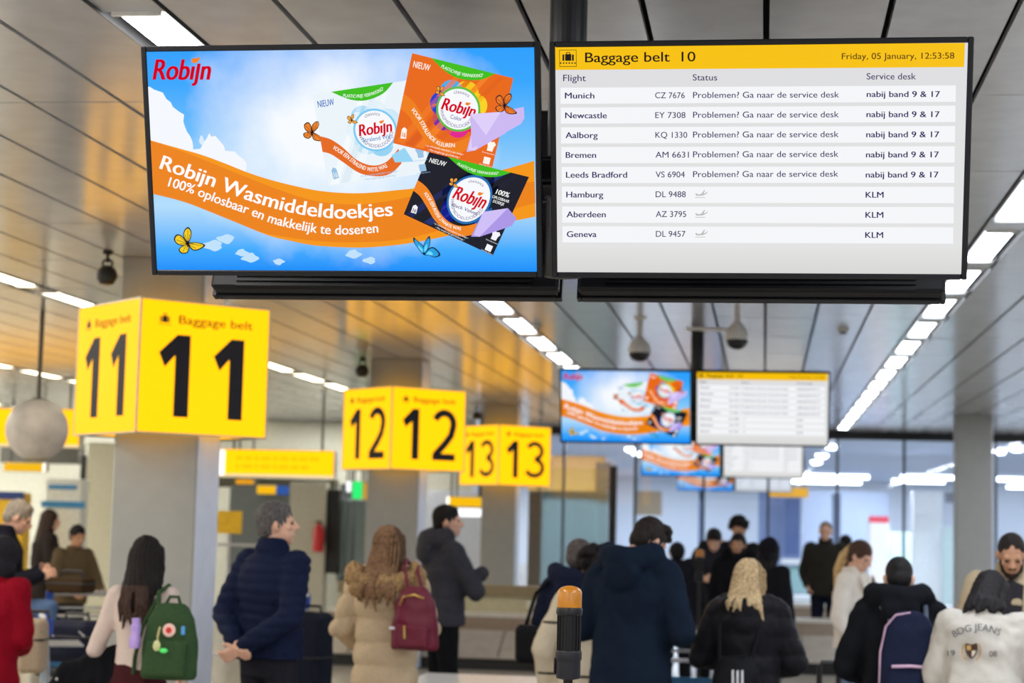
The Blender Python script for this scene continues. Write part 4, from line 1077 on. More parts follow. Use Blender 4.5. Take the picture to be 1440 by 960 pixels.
# ---- couple left of the man in navy
mI = person('grey haired man in a dark navy jacket seen from behind beside the yellow capped post', 818, 759, 220, -12, 0, (-32, 4), 1.0, 1.0,
    jacket=J_(fabric('ink_navy', (30,35,56)), t=.04, ta=.03, hem=.85, hood='down', collar=.05), hair=dict(style='crop', mat=HB('grey_short', (88,80,78))))
bg_ = prop('shoulder_bag', 'black shoulder bag of the grey haired man near the yellow capped post', 'bag', mI)
B = Blob(); rbox_blob(B, (-.265,-.10,1.04), (.26,.16,.26), .05); B.cap((-.20,-.10,.90), .06, (-.14,-.10,.80), .03); soft(bg_, 'pouch', B, fabric('black_nylon', (30,30,34), .5), .012, 3, mI)
b = MB(); b.path([(-.33,-.10,1.16), (-.25,-.14,1.38), (-.15,-.05,1.50), (-.12,.06,1.45)], .014, fabric('black_nylon')); local(mI, b).build('strap', bg_, True)
wJ = person('woman with dark curly hair in a wide cream coat with thin dark stripes', 838, 777, 232, 4, 0, (-10, 6), .98, 1.05,
    jacket=J_(fabric('cream_coat', (214,202,180), .85, .2, 120, .03), t=.05, ta=.05, hem=.50, flare=.10, collar=.06, crease=.008, name='coat'),
    hair=dict(style='curly', k=1.12, mat=HB('black_brown', (30,24,26))), hands={'l': ((.32,.0,1.10), (.30,.10,.86)), 'r': ((.30,.0,1.12), (.24,.14,.92))})
def band(q, zs, name, mat, thick=.006, arm=True):
    """stripes woven into a coat, following its surface"""
    bv = BVHTree.FromPolygons([v.co for v in q.jacket.data.vertices], [tuple(p.vertices) for p in q.jacket.data.polygons]); b = MB()
    for z0, z1 in zs:
        pts = []; nr = []
        for i in range(37):
            f_ = i/36; x = -.55+1.1*f_; o = Vector((x, -1.2, z0+(z1-z0)*f_)); h_ = bv.ray_cast(o, Vector((0,1,0)), 1.3)
            if h_[0]: pts.append(h_[0]+Vector((0,-.002,0))); nr.append(h_[1])
        if len(pts) > 3: b.ribbon(pts, nr, .016, .004, mat)
    return b.build(name, q.root)
band(wJ, [(1.28,1.28), (.94,.93), (.60,.62)], 'stripe', fabric('dark_stripe', (60,56,52)))
# ---- man in navy coat looking at his phone
mK = person('man in a long dark navy hooded coat, head bent over his phone', 926, 737, 245, -22, 2, (-32, 34), 1.06, 1.05,
    hands={'l': ((.30,.0,1.11), (.0,.30,1.10)), 'r': ((.30,.0,1.11), (.08,.32,1.12))},
    jacket=J_(fabric('deep_navy', (22,32,48), .75, .2, 120, .05), t=.042, ta=.034, hem=.58, flare=.02, hood='down', collar=.04, crease=.009, name='coat'),
    hair=dict(style='short', k=1.1, mat=HB('espresso', (38,31,30))))
B = Blob(); rg = random.Random(9)
for i in range(26):
    a_ = rg.uniform(0, 2*PI); B.ell(mK.H((.075*math.cos(a_)*rg.random()**.5, .01+.09*math.sin(a_)*rg.random()**.5, .105+rg.uniform(-.02,.012))), (.022,.024,.020))
soft(mK.root, 'hair_tuft', B, HB('espresso'), .009, 2, mK, .004)
ph = prop('phone', 'phone in the hands of the man in the navy coat', 'phone', mK)
b = MB(); b.box((.0,.42,1.18), (.075,.012,.15), M('phone_black', (20,20,24), .25), Euler((-.7,0,0)).to_matrix(), .004); local(mK, b).build('phone_body', ph)
# ---- woman in the black puffer with the striped backpack
wL = person('blonde woman in a bulky black hooded jacket carrying a striped black backpack', 1057, 790, 240, -6, 4, (-18, 8), .95, 1.1,
    hands={'l': ((.30,.02,1.12), (.16,.24,1.08)), 'r': ((.31,.02,1.10), (.18,.22,1.05))},
    jacket=J_(fabric('black_puffer', (32,31,36), .42, .2, 60), t=.06, ta=.048, hem=.74, quilt=(.12,.009), hood='down', drop=.055, collar=.02, crease=.012),
    hair=dict(style='bob', len=.10, spread=.125, back=.05, ends=.03, lights=26, mat=HB('blonde', (154,128,94)), mat2=HB('blonde_light', (198,172,134))))
bp = prop('backpack', 'black backpack with three white stripes on the blonde woman', 'backpack', wL); bm_ = fabric('black_pack', (27,27,31), .5, .15, 60)
B = Blob(); B.loft([(.62,.15,.08,-.30), (.68,.17,.09,-.30), (.92,.165,.09,-.30), (1.06,.14,.075,-.29), (1.13,.09,.05,-.28)], lambda v: v+np.array([-.03,0,0])); soft(bp, 'main_compartment', B, bm_, .010, 4, wL, .006)
b = MB()
for i in range(3): b.ribbon([(-.045+.030*i+.02*(1-k/6), -.398+.0*k+.018*max(0, k-4), .66+.065*k) for k in range(7)], (0,-1,0), .013, .008, M('stripe_white', (214,214,220), .6))
local(wL, b).build('stripe', bp)
b = MB()
for s_ in (-1, 1): b.path([(-.05+s_*.10,-.24,1.08), (-.03+s_*.13,-.16,1.32), (s_*.14,-.06,1.49), (s_*.14,.10,1.40)], .013, bm_)
local(wL, b).build('strap', bp, True)
# ---- woman in the cream jacket on the right
wO = person('woman with a long blonde ponytail in a cream jacket and jeans, looking down', 1216, 764, 180, -118, 0, (-14, 24), .88, 1.0,
    hands={'l': ((.25,.02,1.11), (.22,.16,.92)), 'r': ((.25,-.02,1.13), (.21,.10,.90))}, trousers=fabric('blue_jeans', (112,130,158), .8, .2, 120),
    jacket=J_(fabric('cream_felt', (236,228,218), .85, .2, 120, .03), t=.030, ta=.026, hem=.86, collar=.03, crease=.008),
    hair=dict(style='pony', mat=HB('dark_blonde', (74,54,44))))
B = Blob()
for p0, p1, r0, r1 in (((0,-.12,.03), (0,-.16,-.07), .032, .045), ((0,-.16,-.07), (.0,-.165,-.20), .045, .045), ((0,-.165,-.20), (0,-.14,-.34), .045, .014)): B.cap(wO.H(p0), r0, wO.H(p1), r1)
V, N, Fs = B.melt(.009, 2); V = V+N*(.004*np.sin(V[:, 0]*160+V[:, 1]*120))[:, None]; mesh_obj('ponytail', wO.bend(V), Fs, HB('honey_blonde', (206,172,122)), wO.root)
B = Blob(); B.ell((0,-.022,.040), (.088,.105,.096), wO.H); B.ell((0,-.055,-.01), (.078,.064,.078), wO.H); soft(wO.root, 'hair_top', B, HB('dark_blonde'), .010, 2, wO, .002)
for s_ in (-1, 1):
    b = MB(); b.prism([(s_*.02,.155,1.22), (s_*.02,.150,1.30), (s_*.06,.125,1.47), (s_*.13,.11,1.46), (s_*.12,.145,1.36)], (0,.012,0), fabric('cream_felt')); local(wO, b).build('lapel', wO.root)
b2_ = prop('shoulder_bag', 'dark bag held at the hip of the woman in the cream jacket', 'bag', wO)
B = Blob(); rbox_blob(B, (.10,.24,1.02), (.26,.10,.17), .03); soft(b2_, 'pouch', B, fabric('plum_black', (52,48,60), .5), .011, 3, wO)
b = MB(); b.path([(.0,.22,1.10), (-.02,.20,1.28), (-.06,.14,1.44)], .009, fabric('plum_black')); local(wO, b).build('strap', b2_, True)
# ---- man with the navy backpack
mP = person('man with cropped black hair in a black hooded jacket wearing a navy backpack', 1264, 787, 262, -2, 8, (0, 14), 1.02, 1.05,
    hands={'l': ((.30,.04,1.12), (.18,.28,1.04)), 'r': ((.30,.04,1.12), (.18,.28,1.04))},
    jacket=J_(fabric('black_fleece', (24,25,30), .9, .3, 150), t=.045, ta=.036, hem=.84, hood='down', collar=.05, crease=.009), hair=dict(style='crop', mat=HB('jet', (26,24,26))))
nv = fabric('navy_pack', (28,33,56), .6, .15, 80); pk_ = M('piping_pink', (196,160,186), .5)
bp = prop('backpack', 'navy backpack with pink piping and a pink zip line on the man in black', 'backpack', mP)
B = Blob(); B.loft([(.84,.15,.075,-.25), (.87,.168,.085,-.25), (1.14,.168,.085,-.25), (1.31,.140,.075,-.25), (1.385,.095,.06,-.25), (1.41,.05,.04,-.25)], lambda v: v+np.array([.05,0,0])); soft(bp, 'main_compartment', B, nv, .010, 4, mP, .003)
B = Blob(); B.loft([(.87,.125,.03,-.325), (1.03,.135,.035,-.325), (1.09,.12,.02,-.322)], lambda v: v+np.array([.05,0,0])); soft(bp, 'front_pocket', B, nv, .009, 3, mP, .002)
b = MB(); b.path([(-.055,-.348,1.105), (.05,-.356,1.11), (.155,-.348,1.105)], .0075, pk_); b.path([(-.12,-.27,1.02), (-.115,-.28,1.18), (-.085,-.29,1.32), (-.03,-.295,1.385), (.05,-.297,1.40)], .006, pk_); b.path([(.218,-.27,1.14), (.20,-.28,1.28)], .006, pk_); local(mP, b).build('piping', bp, True)
b = MB()
for s_ in (-1, 1): b.path([(.05+s_*.09,-.22,1.33), (.02+s_*.12,-.14,1.44), (s_*.14,-.03,1.50), (s_*.14,.11,1.40)], .015, M('strap_slate', (62,72,92), .6))
local(mP, b).build('strap', bp, True)
# ---- bearded man facing us, and the white fleece in front of him
mQ = person('bearded man in a beige jacket facing the camera and looking down at his hands', 1423, 755, 238, 172, 4, (4, 26), 1.02, 1.0,
    hands={'l': ((.28,.05,1.12), (.06,.32,1.14)), 'r': ((.28,.05,1.12), (.05,.33,1.13))}, skin='tan',
    jacket=J_(fabric('beige_jacket', (186,168,140), .8, .2, 100, .04), t=.04, ta=.03, hem=.80, collar=.06, crease=.009), hair=dict(style='crop', mat=HB('soft_black', (38,31,29)), beard=HB('beard', (46,36,32))))
b = MB(); b.prism([(-.055,.158,1.10), (.055,.158,1.10), (.075,.118,1.44), (0,.10,1.47), (-.075,.118,1.44)], (0,.012,0), fabric('dark_shirt', (52,50,56))); local(mQ, b).build('shirt_front', mQ.root)
wR = person('person in a white fleece jacket lettered BDG JEANS above a crest', 1399, 812, 274, -10, 18, (-26, 22), .95, .95,
    hands={'l': ((.25,.08,1.14), (.12,.30,1.10)), 'r': ((.29,.08,1.16), (.12,.32,1.14))},
    jacket=J_(fabric('white_fleece', (198,192,184), .95, .5, 160, .03), t=.055, ta=.048, hem=.80, flare=.02, collar=.05, crease=.014), hair=dict(style='bob', len=.03, spread=.095, mat=HB('near_black', (30,27,30))))
def print_on(q, name, build):
    """prints a flat design on the back of a jacket: each point goes to where its ray meets the cloth"""
    bpy.context.view_layer.update()
    mw = q.root.matrix_world; im = mw.inverted(); me = q.jacket.data
    bv = BVHTree.FromPolygons([v.co for v in me.vertices], [tuple(p.vertices) for p in me.polygons])
    def fn(layer):
        def f(px, py):
            o = im @ Vector((0,0,CAMZ)); d_ = (im.to_3x3() @ Vector(ray(px, py))).normalized(); h_ = bv.ray_cast(o, d_)
            if h_[0] is None: return tuple(o+d_*20)
            return tuple(h_[0]-d_*(.03+.002*layer))
        return f
    b = MB(); build(b, fn); return b.build(name, q.root)
tx = M('print_grey', (74,72,76), .8)
def bdg(b, fn):
    f_ = fn(0); text_curve(b, 'BDG JEANS', f_, [(1342,896), (1358,889), (1374,886.5), (1390,888), (1405,894)], 9.5, tx, .012)
    text(b, '19', f_, 1332, 1343, 922, 8, tx, .01); text(b, '08', f_, 1391, 1402, 923, 8, tx, .01)
print_on(wR, 'lettering', bdg)
def crest(b, fn):
    f0_, f1_, f2_ = fn(0), fn(1), fn(2); gd = M('crest_gold', (188,150,84), .7)
    b.poly([f0_(*p) for p in smooth_closed([(1358,904), (1366,906), (1374,904), (1374.5,914), (1371,922), (1366,926), (1361,922), (1357.5,914)], 2)], M('crest_brown', (70,46,34), .8))
    b.poly([f1_(*p) for p in ((1359.5,906.5), (1365.5,907.5), (1365.5,914), (1359.3,914))], gd); b.poly([f1_(*p) for p in ((1366.5,914.5), (1372.8,914.5), (1370,920.5), (1366.5,924))], M('crest_cream', (214,204,186), .8))
    for s_ in (-1, 1): stroke(b, [(1366+s_*(4+9*math.sin(a)), 915-13*math.cos(a)) for a in np.linspace(.7, 2.9, 9)], 1.8, f0_, gd)
print_on(wR, 'crest', crest)
# ---- far left group
mA = person('white haired man in a dark navy jacket and jeans bending his head, far left', 36, 708, 178, -75, 4, (0, 24), 1.0, 1.0, hands={'l': ((.26,.06,1.12), (.12,.26,1.22)), 'r': ((.26,.06,1.12), (.14,.30,1.20))},
    jacket=J_(fabric('navy_dark', (30,31,42)), t=.035, ta=.028, hem=.90, collar=.05), hair=dict(style='short', mat=HB('white_grey', (150,140,130))), trousers=fabric('pale_jeans', (88,112,152), .8, .2, 120),
    legs={'r': ((.12,.38,.95), (.12,.36,.52))})
pB = person('person in a long red coat with a dark hood up, at the far left edge', 10, 758, 240, -15, 6, (0, 12), 1.0, 1.05,
    hands={'l': ((.28,-.02,1.12), (.25,.10,.92)), 'r': ((.21,.06,1.12), (.08,.24,1.04))},
    jacket=J_(fabric('red_wool', (138,14,34), .75, .25, 120, .06), t=.04, ta=.032, hem=.45, flare=.03, collar=.02, crease=.012, name='coat'), hair=dict(style='short', mat=HB('jet')))
B = Blob(); B.ell((0,-.03,.01), (.115,.125,.118), pB.H); B.ell((0,-.03,-.09), (.125,.12,.09), pB.H); soft(pB.root, 'hood', B, fabric('black_hood', (42,41,47), .8), .011, 3, pB, .008)
pC = person('woman with long brown hair in a dark coat behind the white haired man', 72, 718, 122, -50, 0, (-10, 6), .9, 1.0, fine=False, jacket=J_(fabric('umber_coat', (46,40,38)), t=.04, ta=.03, hem=.55, name='coat'), hair=dict(style='long', len=.24, mat=HB('umber', (58,44,36))))
pD = person('dark haired person in an olive brown sweater near the left luggage trolley', 111, 740, 134, -128, 6, (0, 8), 1.0, 1.1, fine=False, skin='tan', jacket=J_(fabric('olive_knit', (96,82,62), .9, .3, 100), t=.03, ta=.03, hem=.85, collar=.02, name='sweater'), hair=dict(style='short', mat=HB('jet')),
    hands={'l': ((.28,.08,1.12), (.20,.34,1.02)), 'r': ((.28,.08,1.12), (.18,.36,1.0))})
# ---- far centre group
blk = fabric('black_cloth', (25,25,30))
m1 = person('man in a dark jacket looking down at a phone, behind the second capped post', 1003, 747, 128, 172, 2, (0, 34), 1.0, 1.05, fine=False, hands={'l': ((.27,.06,1.14), (.05,.30,1.18)), 'r': ((.27,.06,1.14), (.04,.31,1.17))}, jacket=J_(fabric('charcoal_cloth', (40,41,50)), t=.045, ta=.035, hem=.8, hood='down'), hair=dict(style='short', mat=HB('jet')))
m2 = person('bearded man in a black jacket facing the camera, centre of the distant group', 1038, 751, 138, 176, 0, (-4, 2), 1.02, 1.05, fine=False, skin='tan', jacket=J_(blk, t=.05, ta=.04, hem=.75, hood='down'), hair=dict(style='short', mat=HB('jet'), beard=HB('jet')))
m3 = person('tall person with a round puff of curly black hair, behind the bearded man', 1039, 732, 112, 170, 0, (0, 4), 1.0, 1.0, fine=False, skin='tan', jacket=J_(fabric('black_cotton', (34,33,38)), t=.035, hem=.8), hair=dict(style='curly', k=1.18, mat=HB('jet')))
m4 = person('person in a long black hooded coat, right end of the distant group', 1084, 760, 150, -35, 2, (0, 8), .95, 1.05, fine=False, jacket=J_(fabric('black_coat', (28,27,33)), t=.05, ta=.04, hem=.50, flare=.10, hood='up', name='coat'), hair=dict(style='long', len=.2, mat=HB('jet')))
m5 = person('person in black with the back turned, behind the man in the navy coat', 952, 764, 142, 10, 2, (0, 4), .98, 1.05, fine=False, jacket=J_(fabric('black_anorak', (30,30,36)), t=.05, ta=.04, hem=.7, hood='down'), hair=dict(style='short', mat=HB('jet')))
mN = person('man with short grey hair in an olive black coat standing alone by the far belt', 1161, 734, 108, 168, 0, (6, 4), 1.04, 1.05, fine=False, hands={'l': ((.27,-.04,1.13), (.20,.10,.96)), 'r': ((.27,-.04,1.13), (.20,.10,.96))}, jacket=J_(fabric('olive_black', (48,46,42)), t=.045, ta=.036, hem=.84, collar=.06), hair=dict(style='crop', mat=HB('sand_grey', (126,102,86))), trousers=fabric('ink_trousers', (28,32,48)))
mX = person('person in a blue jacket beyond the woman with the ponytail', 1189, 753, 104, 20, 0, (0, 0), .95, 1.0, fine=False, jacket=J_(fabric('royal_jacket', (54,76,140)), t=.04, ta=.03, hem=.84, hood='down'), hair=dict(style='short', mat=HB('jet')))

# ================================================================== LUGGAGE, BELTS, POSTS
m_steel = M('steel', (176,178,182), .35, .6)
def trolley(px, py, pxm, turn, label):
    p = at(px, py, pxm); t = thing('luggage_trolley', label, 'trolley', (p.x, p.y, 0), (0,0,math.radians(turn)), 'luggage trolleys'); k = p.z/1.05; t.scale = (k,)*3
    b = MB()
    for s_ in (-1, 1): b.path([(s_*.27,0,1.0), (s_*.27,.03,.55), (s_*.27,.06,.22), (s_*.25,.75,.16), (s_*.16,.88,.16)], .017, m_steel)
    b.tube((-.27,.05,.40), (.27,.05,.40), .012, .012, m_steel); b.tube((-.26,.30,.18), (.26,.30,.18), .012, .012, m_steel); b.tube((-.25,.62,.165), (.25,.62,.165), .012, .012, m_steel); b.build('frame', t, True)
    bl = M('trolley_blue', (36,78,176), .4)
    b = MB(); b.tube((-.29,-.0,1.02), (.29,0,1.02), .020, .020, m_steel); b.build('handle', t, True)
    for s_ in (-1, 1):
        b = MB(); b.box((s_*.27,.01,.98), (.055,.07,.13), bl, None, .02); b.build('grip', t)
    b = MB(); b.box((0,.035,.60), (.50,.012,.30), M('trolley_panel', (70,140,196), .45)); b.build('advert_panel', t)
    b = MB(); b.box((0,.14,.86), (.46,.20,.012), m_steel); [b.box((0,y_,.92), (.46,.008,.008), m_steel) for y_ in (.05,.24)]; b.build('basket', t)
    for x_, y_ in ((-.25,.10), (.25,.10), (0,.84)):
        b = MB(); b.tube((x_-.02,y_,.075), (x_+.02,y_,.075), .075, .075, M('wheel_black', (26,26,28), .6), 18); b.build('wheel', t, True)
    return t
trolley(62, 862, 215, -65, 'luggage trolley with blue handles beside the red coat')
trolley(122, 828, 176, -150, 'luggage trolley with blue grips in front of the person in olive')
trolley(428, 832, 186, 100, 'luggage trolley with a blue handle just right of the man in the quilted jacket')
trolley(998, 884, 218, 180, 'luggage trolley with a picture panel between the navy coat and the blonde woman')
def box_bag(name, label, cat, px, py, pxm, sz, mat, turn=0, z=None, hand=True, trim=None):
    p = at(px, py, pxm); t = thing(name, label, cat, (p.x, p.y, z if z is not None else p.z-sz[2]/2), (0,0,math.radians(turn)))
    B = Blob(); rbox_blob(B, (0,0,sz[2]/2), sz, min(sz)*.22); soft(t, 'shell', B, mat, .012, 3)
    b = MB(); b.box((0,0,sz[2]*.62), (sz[0]+.008, sz[1]+.008, .014), trim or M('zip_dark', (30,30,32), .5), None, .004); b.build('zip', t)
    if hand: b = MB(); b.path([(-.09,0,sz[2]), (-.085,0,sz[2]+.045), (.085,0,sz[2]+.045), (.09,0,sz[2])], .011, M('handle_black', (28,28,30), .5)); b.build('handle', t, True)
    return t
box_bag('suitcase', 'dark navy suitcase on the trolley left of the woman in cream', 'suitcase', 108, 884, 205, (.36,.28,.28), fabric('navy_case', (38,40,56), .6), -10, .72)
box_bag('duffel_bag', 'brown duffel bag on the trolley in front of the person in olive', 'bag', 100, 824, 184, (.32,.22,.12), fabric('brown_duffel', (60,45,30), .7), -8, 1.12)
box_bag('paper_bag', 'beige paper bag behind the red coat', 'bag', 47, 905, 222, (.16,.20,.34), fabric('kraft_paper', (176,158,136), .8), 10, .72)
box_bag('suitcase', 'tall black suitcase standing on the trolley by the man in the quilted jacket', 'suitcase', 436, 892, 190, (.30,.26,.86), fabric('slate_nylon', (30,33,46), .6), -20, .18)
# suitcase with its handle pulled out, lower right
p = at(1166, 932, 230); t = thing('suitcase', 'grey wheeled suitcase with its black handle pulled out, left of the navy backpack', 'suitcase', (p.x, p.y, 0), (0,0,.2))
B = Blob(); rbox_blob(B, (0,0,.36), (.38,.24,.58), .05); soft(t, 'shell', B, M('case_grey', (70,72,80), .4), .012, 3)
b = MB(); b.path([(-.06,0,.64), (-.06,0,p.z-.02), (-.045,0,p.z), (.045,0,p.z), (.06,0,p.z-.02), (.06,0,.64)], .017, M('handle_black')); b.build('handle', t, True)
for x_ in (-.14, .14):
    for y_ in (-.08, .08): b = MB(); b.tube((x_-.012,y_,.035), (x_+.012,y_,.035), .035, .035, M('wheel_black')); b.build('wheel', t, True)

def carousel(label, x0, x1, yf, top=.62, wall=True):
    L_ = x1-x0; t = thing('baggage_carousel', label, 'baggage carousel', ((x0+x1)/2, yf, 0))
    def ext(nm, prof, mat): b = MB(); b.prism([(-L_/2, y_, z_) for y_, z_ in prof], (L_,0,0), mat); return b.build(nm, t)
    ext('base', [(.06,0), (1.5,0), (1.5,.14), (.06,.14)], M('carousel_base', (20,20,22), .5))
    ext('lower_slope', [(0,.14), (.02,.13), (1.4,.13), (.62,.42), (.60,.43)], M('carousel_grey', (176,168,158), .35, .1, .5, .05, 8))
    ext('upper_slope', [(.60,.43), (.62,.42), (1.3,.42), (.92,.56), (.90,.57)], M('carousel_brown', (136,120,104), .4, 0, .5, .05, 8))
    ext('steel_edge', [(.90,.565), (1.4,.565), (1.4,.61), (.90,.61)], M('carousel_edge', (222,220,212), .3))
    if wall:
        ext('island_wall', [(1.40,.14), (1.55,.14), (1.55,.84), (1.40,.84)], M('island_cream', (196,190,158), .5))
        ext('rail', [(1.36,.80), (1.56,.80), (1.56,.94), (1.36,.94)], M('rail_brown', (142,128,98), .4))
        for k in range(int(L_/1.6)):
            b = MB(); b.box((-L_/2+.9+1.6*k, 1.385, .71), (.20,.03,.10), M('socket_white', (220,218,206), .5), None, .006); b.build('socket_plate', t)
    for k in range(int(L_/.9)):
        b = MB(); b.box((-L_/2+.45+.9*k, .30, .295), (.012,.62,.010), M('joint_dark', (96,90,84), .5), Euler((math.atan2(.29,.60),0,0)).to_matrix()); b.build('slat_joint', t)
    return t
y1 = onZ(620, 940, 0).y; y2 = onZ(1180, 950, 0).y
carousel('pale baggage carousel behind the man with crossed arms', onY(436, 900, y1).x, onY(862, 900, y1).x, y1)
carousel('grey baggage carousel behind the blonde woman and the woman with the ponytail', onY(1075, 900, y2).x, onY(1420, 900, y2).x, y2, wall=False)
p0 = onZ(606, 942, .60); p1 = onZ(1180, 945, .60)
t = thing('baggage_carousel', 'low white topped baggage belt along the bottom edge of the scene', 'baggage carousel', ((p0.x+p1.x)/2, 13.1, 0)); L_ = p1.x-p0.x
b = MB(); b.box((0,0,.57), (L_,1.5,.06), M('belt_white', (240,243,250), .25), None, .015); b.build('deck', t)
b = MB(); b.box((0,0,.27), (L_-.3,1.2,.54), M('carousel_base')); b.build('base', t)
b = MB(); b.box((0,-.752,.57), (L_,.012,.045), m_steel); b.build('edge_strip', t)
# far belts and ledges at the glass
carousel('distant pale baggage carousel in front of the glass wall', onY(1075, 830, 27).x, onY(1345, 830, 27).x, 27.0, wall=False)

def capped_post(px, ytop, pxm, label):
    p = at(px, ytop, pxm); t = thing('barrier_post', label, 'post', (p.x, p.y, 0), (0,0,0), 'yellow capped barrier posts'); k = 459/pxm*pxm/459; z = p.z
    b = MB(); b.lathe([(.17,0), (.17,.012), (.15,.03), (.03,.045)], (0,0,0), M('post_black', (14,14,17), .4, 0, .3), 32); b.build('foot', t, True)
    b = MB(); b.tube((0,0,.04), (0,0,z-.28), .0145, .0145, M('post_black')); b.build('pole', t, True)
    b = MB(); b.lathe([(.016,-.285), (.036,-.280), (.0375,-.275), (.0375,-.225)], (0,0,z), M('post_collar', (28,28,34), .5, 0, .25), 28); b.build('lower_sleeve', t, True)
    b = MB(); b.lathe([(.0385,-.226), (.0405,-.222), (.0405,-.200), (.0385,-.196)], (0,0,z), M('post_collar'), 28); b.box((-.041,0,z-.245), (.006,.02,.05), M('post_collar'), None, .002); b.build('clamp', t, True)
    b = MB(); b.lathe([(.034,-.198), (.034,-.085)], (0,0,z), M('post_black'), 28)
    for i in range(18):
        a_ = 2*PI*i/18; b.tube((.0345*math.cos(a_), .0345*math.sin(a_), z-.196), (.0345*math.cos(a_), .0345*math.sin(a_), z-.085), .003, .003, M('post_black'), 6)
    b.build('ribbed_sleeve', t, True)
    b = MB(); b.lathe([(.037,-.090), (.0405,-.086), (.0405,-.072), (.0385,-.066)], (0,0,z), M('post_black'), 28); b.build('rim', t, True)
    b = MB(); b.lathe([(.0375,-.068), (.0375,-.022), (.034,-.012), (.025,-.005), (.012,-.0012), (.0,0)], (0,0,z), M('cap_amber', (168,106,14), .3, 0, .5, .06, 40), 32); b.build('cap', t, True)
capped_post(801.5, 823, 459, 'near black barrier post with a rounded amber cap')
capped_post(984, 772, 160, 'second black barrier post with an amber cap in front of the distant group')
capped_post(1018, 759, 96, 'third and farthest amber capped barrier post, mostly hidden in the group')

# ================================================================== THINGS ON THE CEILING
def dome(px, pyc, pyb, wid, label, arm=False):
    zb_ = None; p = onZ(px, pyc, CEIL); pxm = toPx(p)[2]; pxm = F/pxm; hgt = (pyb-pyc)/pxm; r = wid/2/pxm
    t = thing('dome_camera', label, 'security camera', (p.x, p.y, CEIL), (0,0,0), 'white dome cameras')
    hs = M('camera_white', (206,204,198), .4)
    b = MB(); b.lathe([(r*.62,0), (r*.55,-.01), (r*.24,-.03), (r*.24,-hgt*.42), (r*.45,-hgt*.48), (r*.85,-hgt*.58), (r,-hgt*.70), (r,-hgt*.80)], (0,0,0), hs, 28); b.build('housing', t, True)
    b = MB(); b.lathe([(r*.97,-hgt*.80), (r*.92,-hgt*.87), (r*.7,-hgt*.95), (r*.35,-hgt*.99), (0,-hgt)], (0,0,0), M('dome_dark', (22,22,26), .15), 28); b.build('dome', t, True)
    if arm: b = MB(); b.tube((-r*.6,0,-hgt*.6), (-.42,.0,-hgt*.58), .016, .016, hs); b.build('arm', t, True)
dome(900, 446, 509, 32, 'white dome camera hanging above the second advert screen')
dome(1037, 422, 492, 32, 'white dome camera with a side arm right of the dark post', True)
def spot(px, pyc, pyb, wid, label):
    p = onZ(px, pyc, CEIL); pxm = F/toPx(p)[2]; r = wid/2/pxm; hgt = (pyb-pyc)/pxm
    t = thing('ceiling_speaker', label, 'speaker', (p.x, p.y, CEIL), (0,0,0), 'black round ceiling fixtures')
    bk = M('fixture_black', (24,24,24), .5)
    b = MB(); b.lathe([(r*.5,0), (r*.5,-.02), (.012,-.03), (.012,-hgt+2*r+.02)], (0,0,0), bk, 18); b.build('stem', t, True)
    b = MB(); b.lathe([(r*.2, r*1.0), (r*.75, r*.72), (r, r*.15), (r*.96,-r*.35), (r*.65,-r*.85), (0,-r)], (0,0,-hgt+r), bk, 24); b.build('body', t, True)
    b = MB(); b.path([(r*.5*math.cos(a), 0, -hgt+2*r+r*.15+r*.42*math.sin(a)) for a in np.linspace(0, 2*PI, 15)], r*.12, bk, 8); b.build('bracket', t, True)
spot(152, 353, 402, 29, 'black round fixture on the ceiling left of the nearest pillar')
spot(510, 503, 531, 19, 'black round fixture on the ceiling left of the middle pillar')
spot(671, 573, 590, 12, 'black round fixture on the ceiling left of the farthest pillar')
for px, py, nm in ((754, 457, 'small white smoke detector on the ceiling right of the left tube row'), (1186, 462, 'small white smoke detector on the ceiling right of the dome cameras')):
    p = onZ(px, py, CEIL); t = thing('smoke_detector', nm, 'smoke detector', (p.x, p.y, CEIL), (0,0,0), 'smoke detectors')
    b = MB(); b.lathe([(.055,0), (.055,-.015), (.045,-.03)], (0,0,0), M('camera_white'), 20); b.build('base', t, True); b = MB(); b.lathe([(.03,-.03), (.03,-.05), (.0,-.055)], (0,0,0), M('detector_grey', (120,118,114), .5), 20); b.build('head', t, True)
# globe on a rod
p = at(52, 604, 150); t = thing('globe', 'white marbled globe hanging from a rod at the far left', 'globe', (p.x, p.y, p.z)); r = 43.5/150
b = MB(); b.ell((0,0,0), (r,r,r), M('globe_white', (206,200,194), .4, 0, .5, .10, 5), 40, 28); b.build('globe_body', t, True)
b = MB(); b.tube((0,0,r*.98), (0,0,CEIL-p.z), .022, .022, M('rod_grey', (84,80,74), .5)); b.build('rod', t, True)
b = MB(); b.lathe([(.03,-r*1.0), (.10,-r*.965), (.12,-r*.90)], (0,0,0), M('globe_cap', (176,160,120), .5), 20); b.build('bottom_cap', t, True)
b = MB(); b.lathe([(.03, r*1.03), (.06, r*1.0), (.07, r*.96)], (0,0,0), M('rod_grey'), 20); b.build('top_cap', t, True)

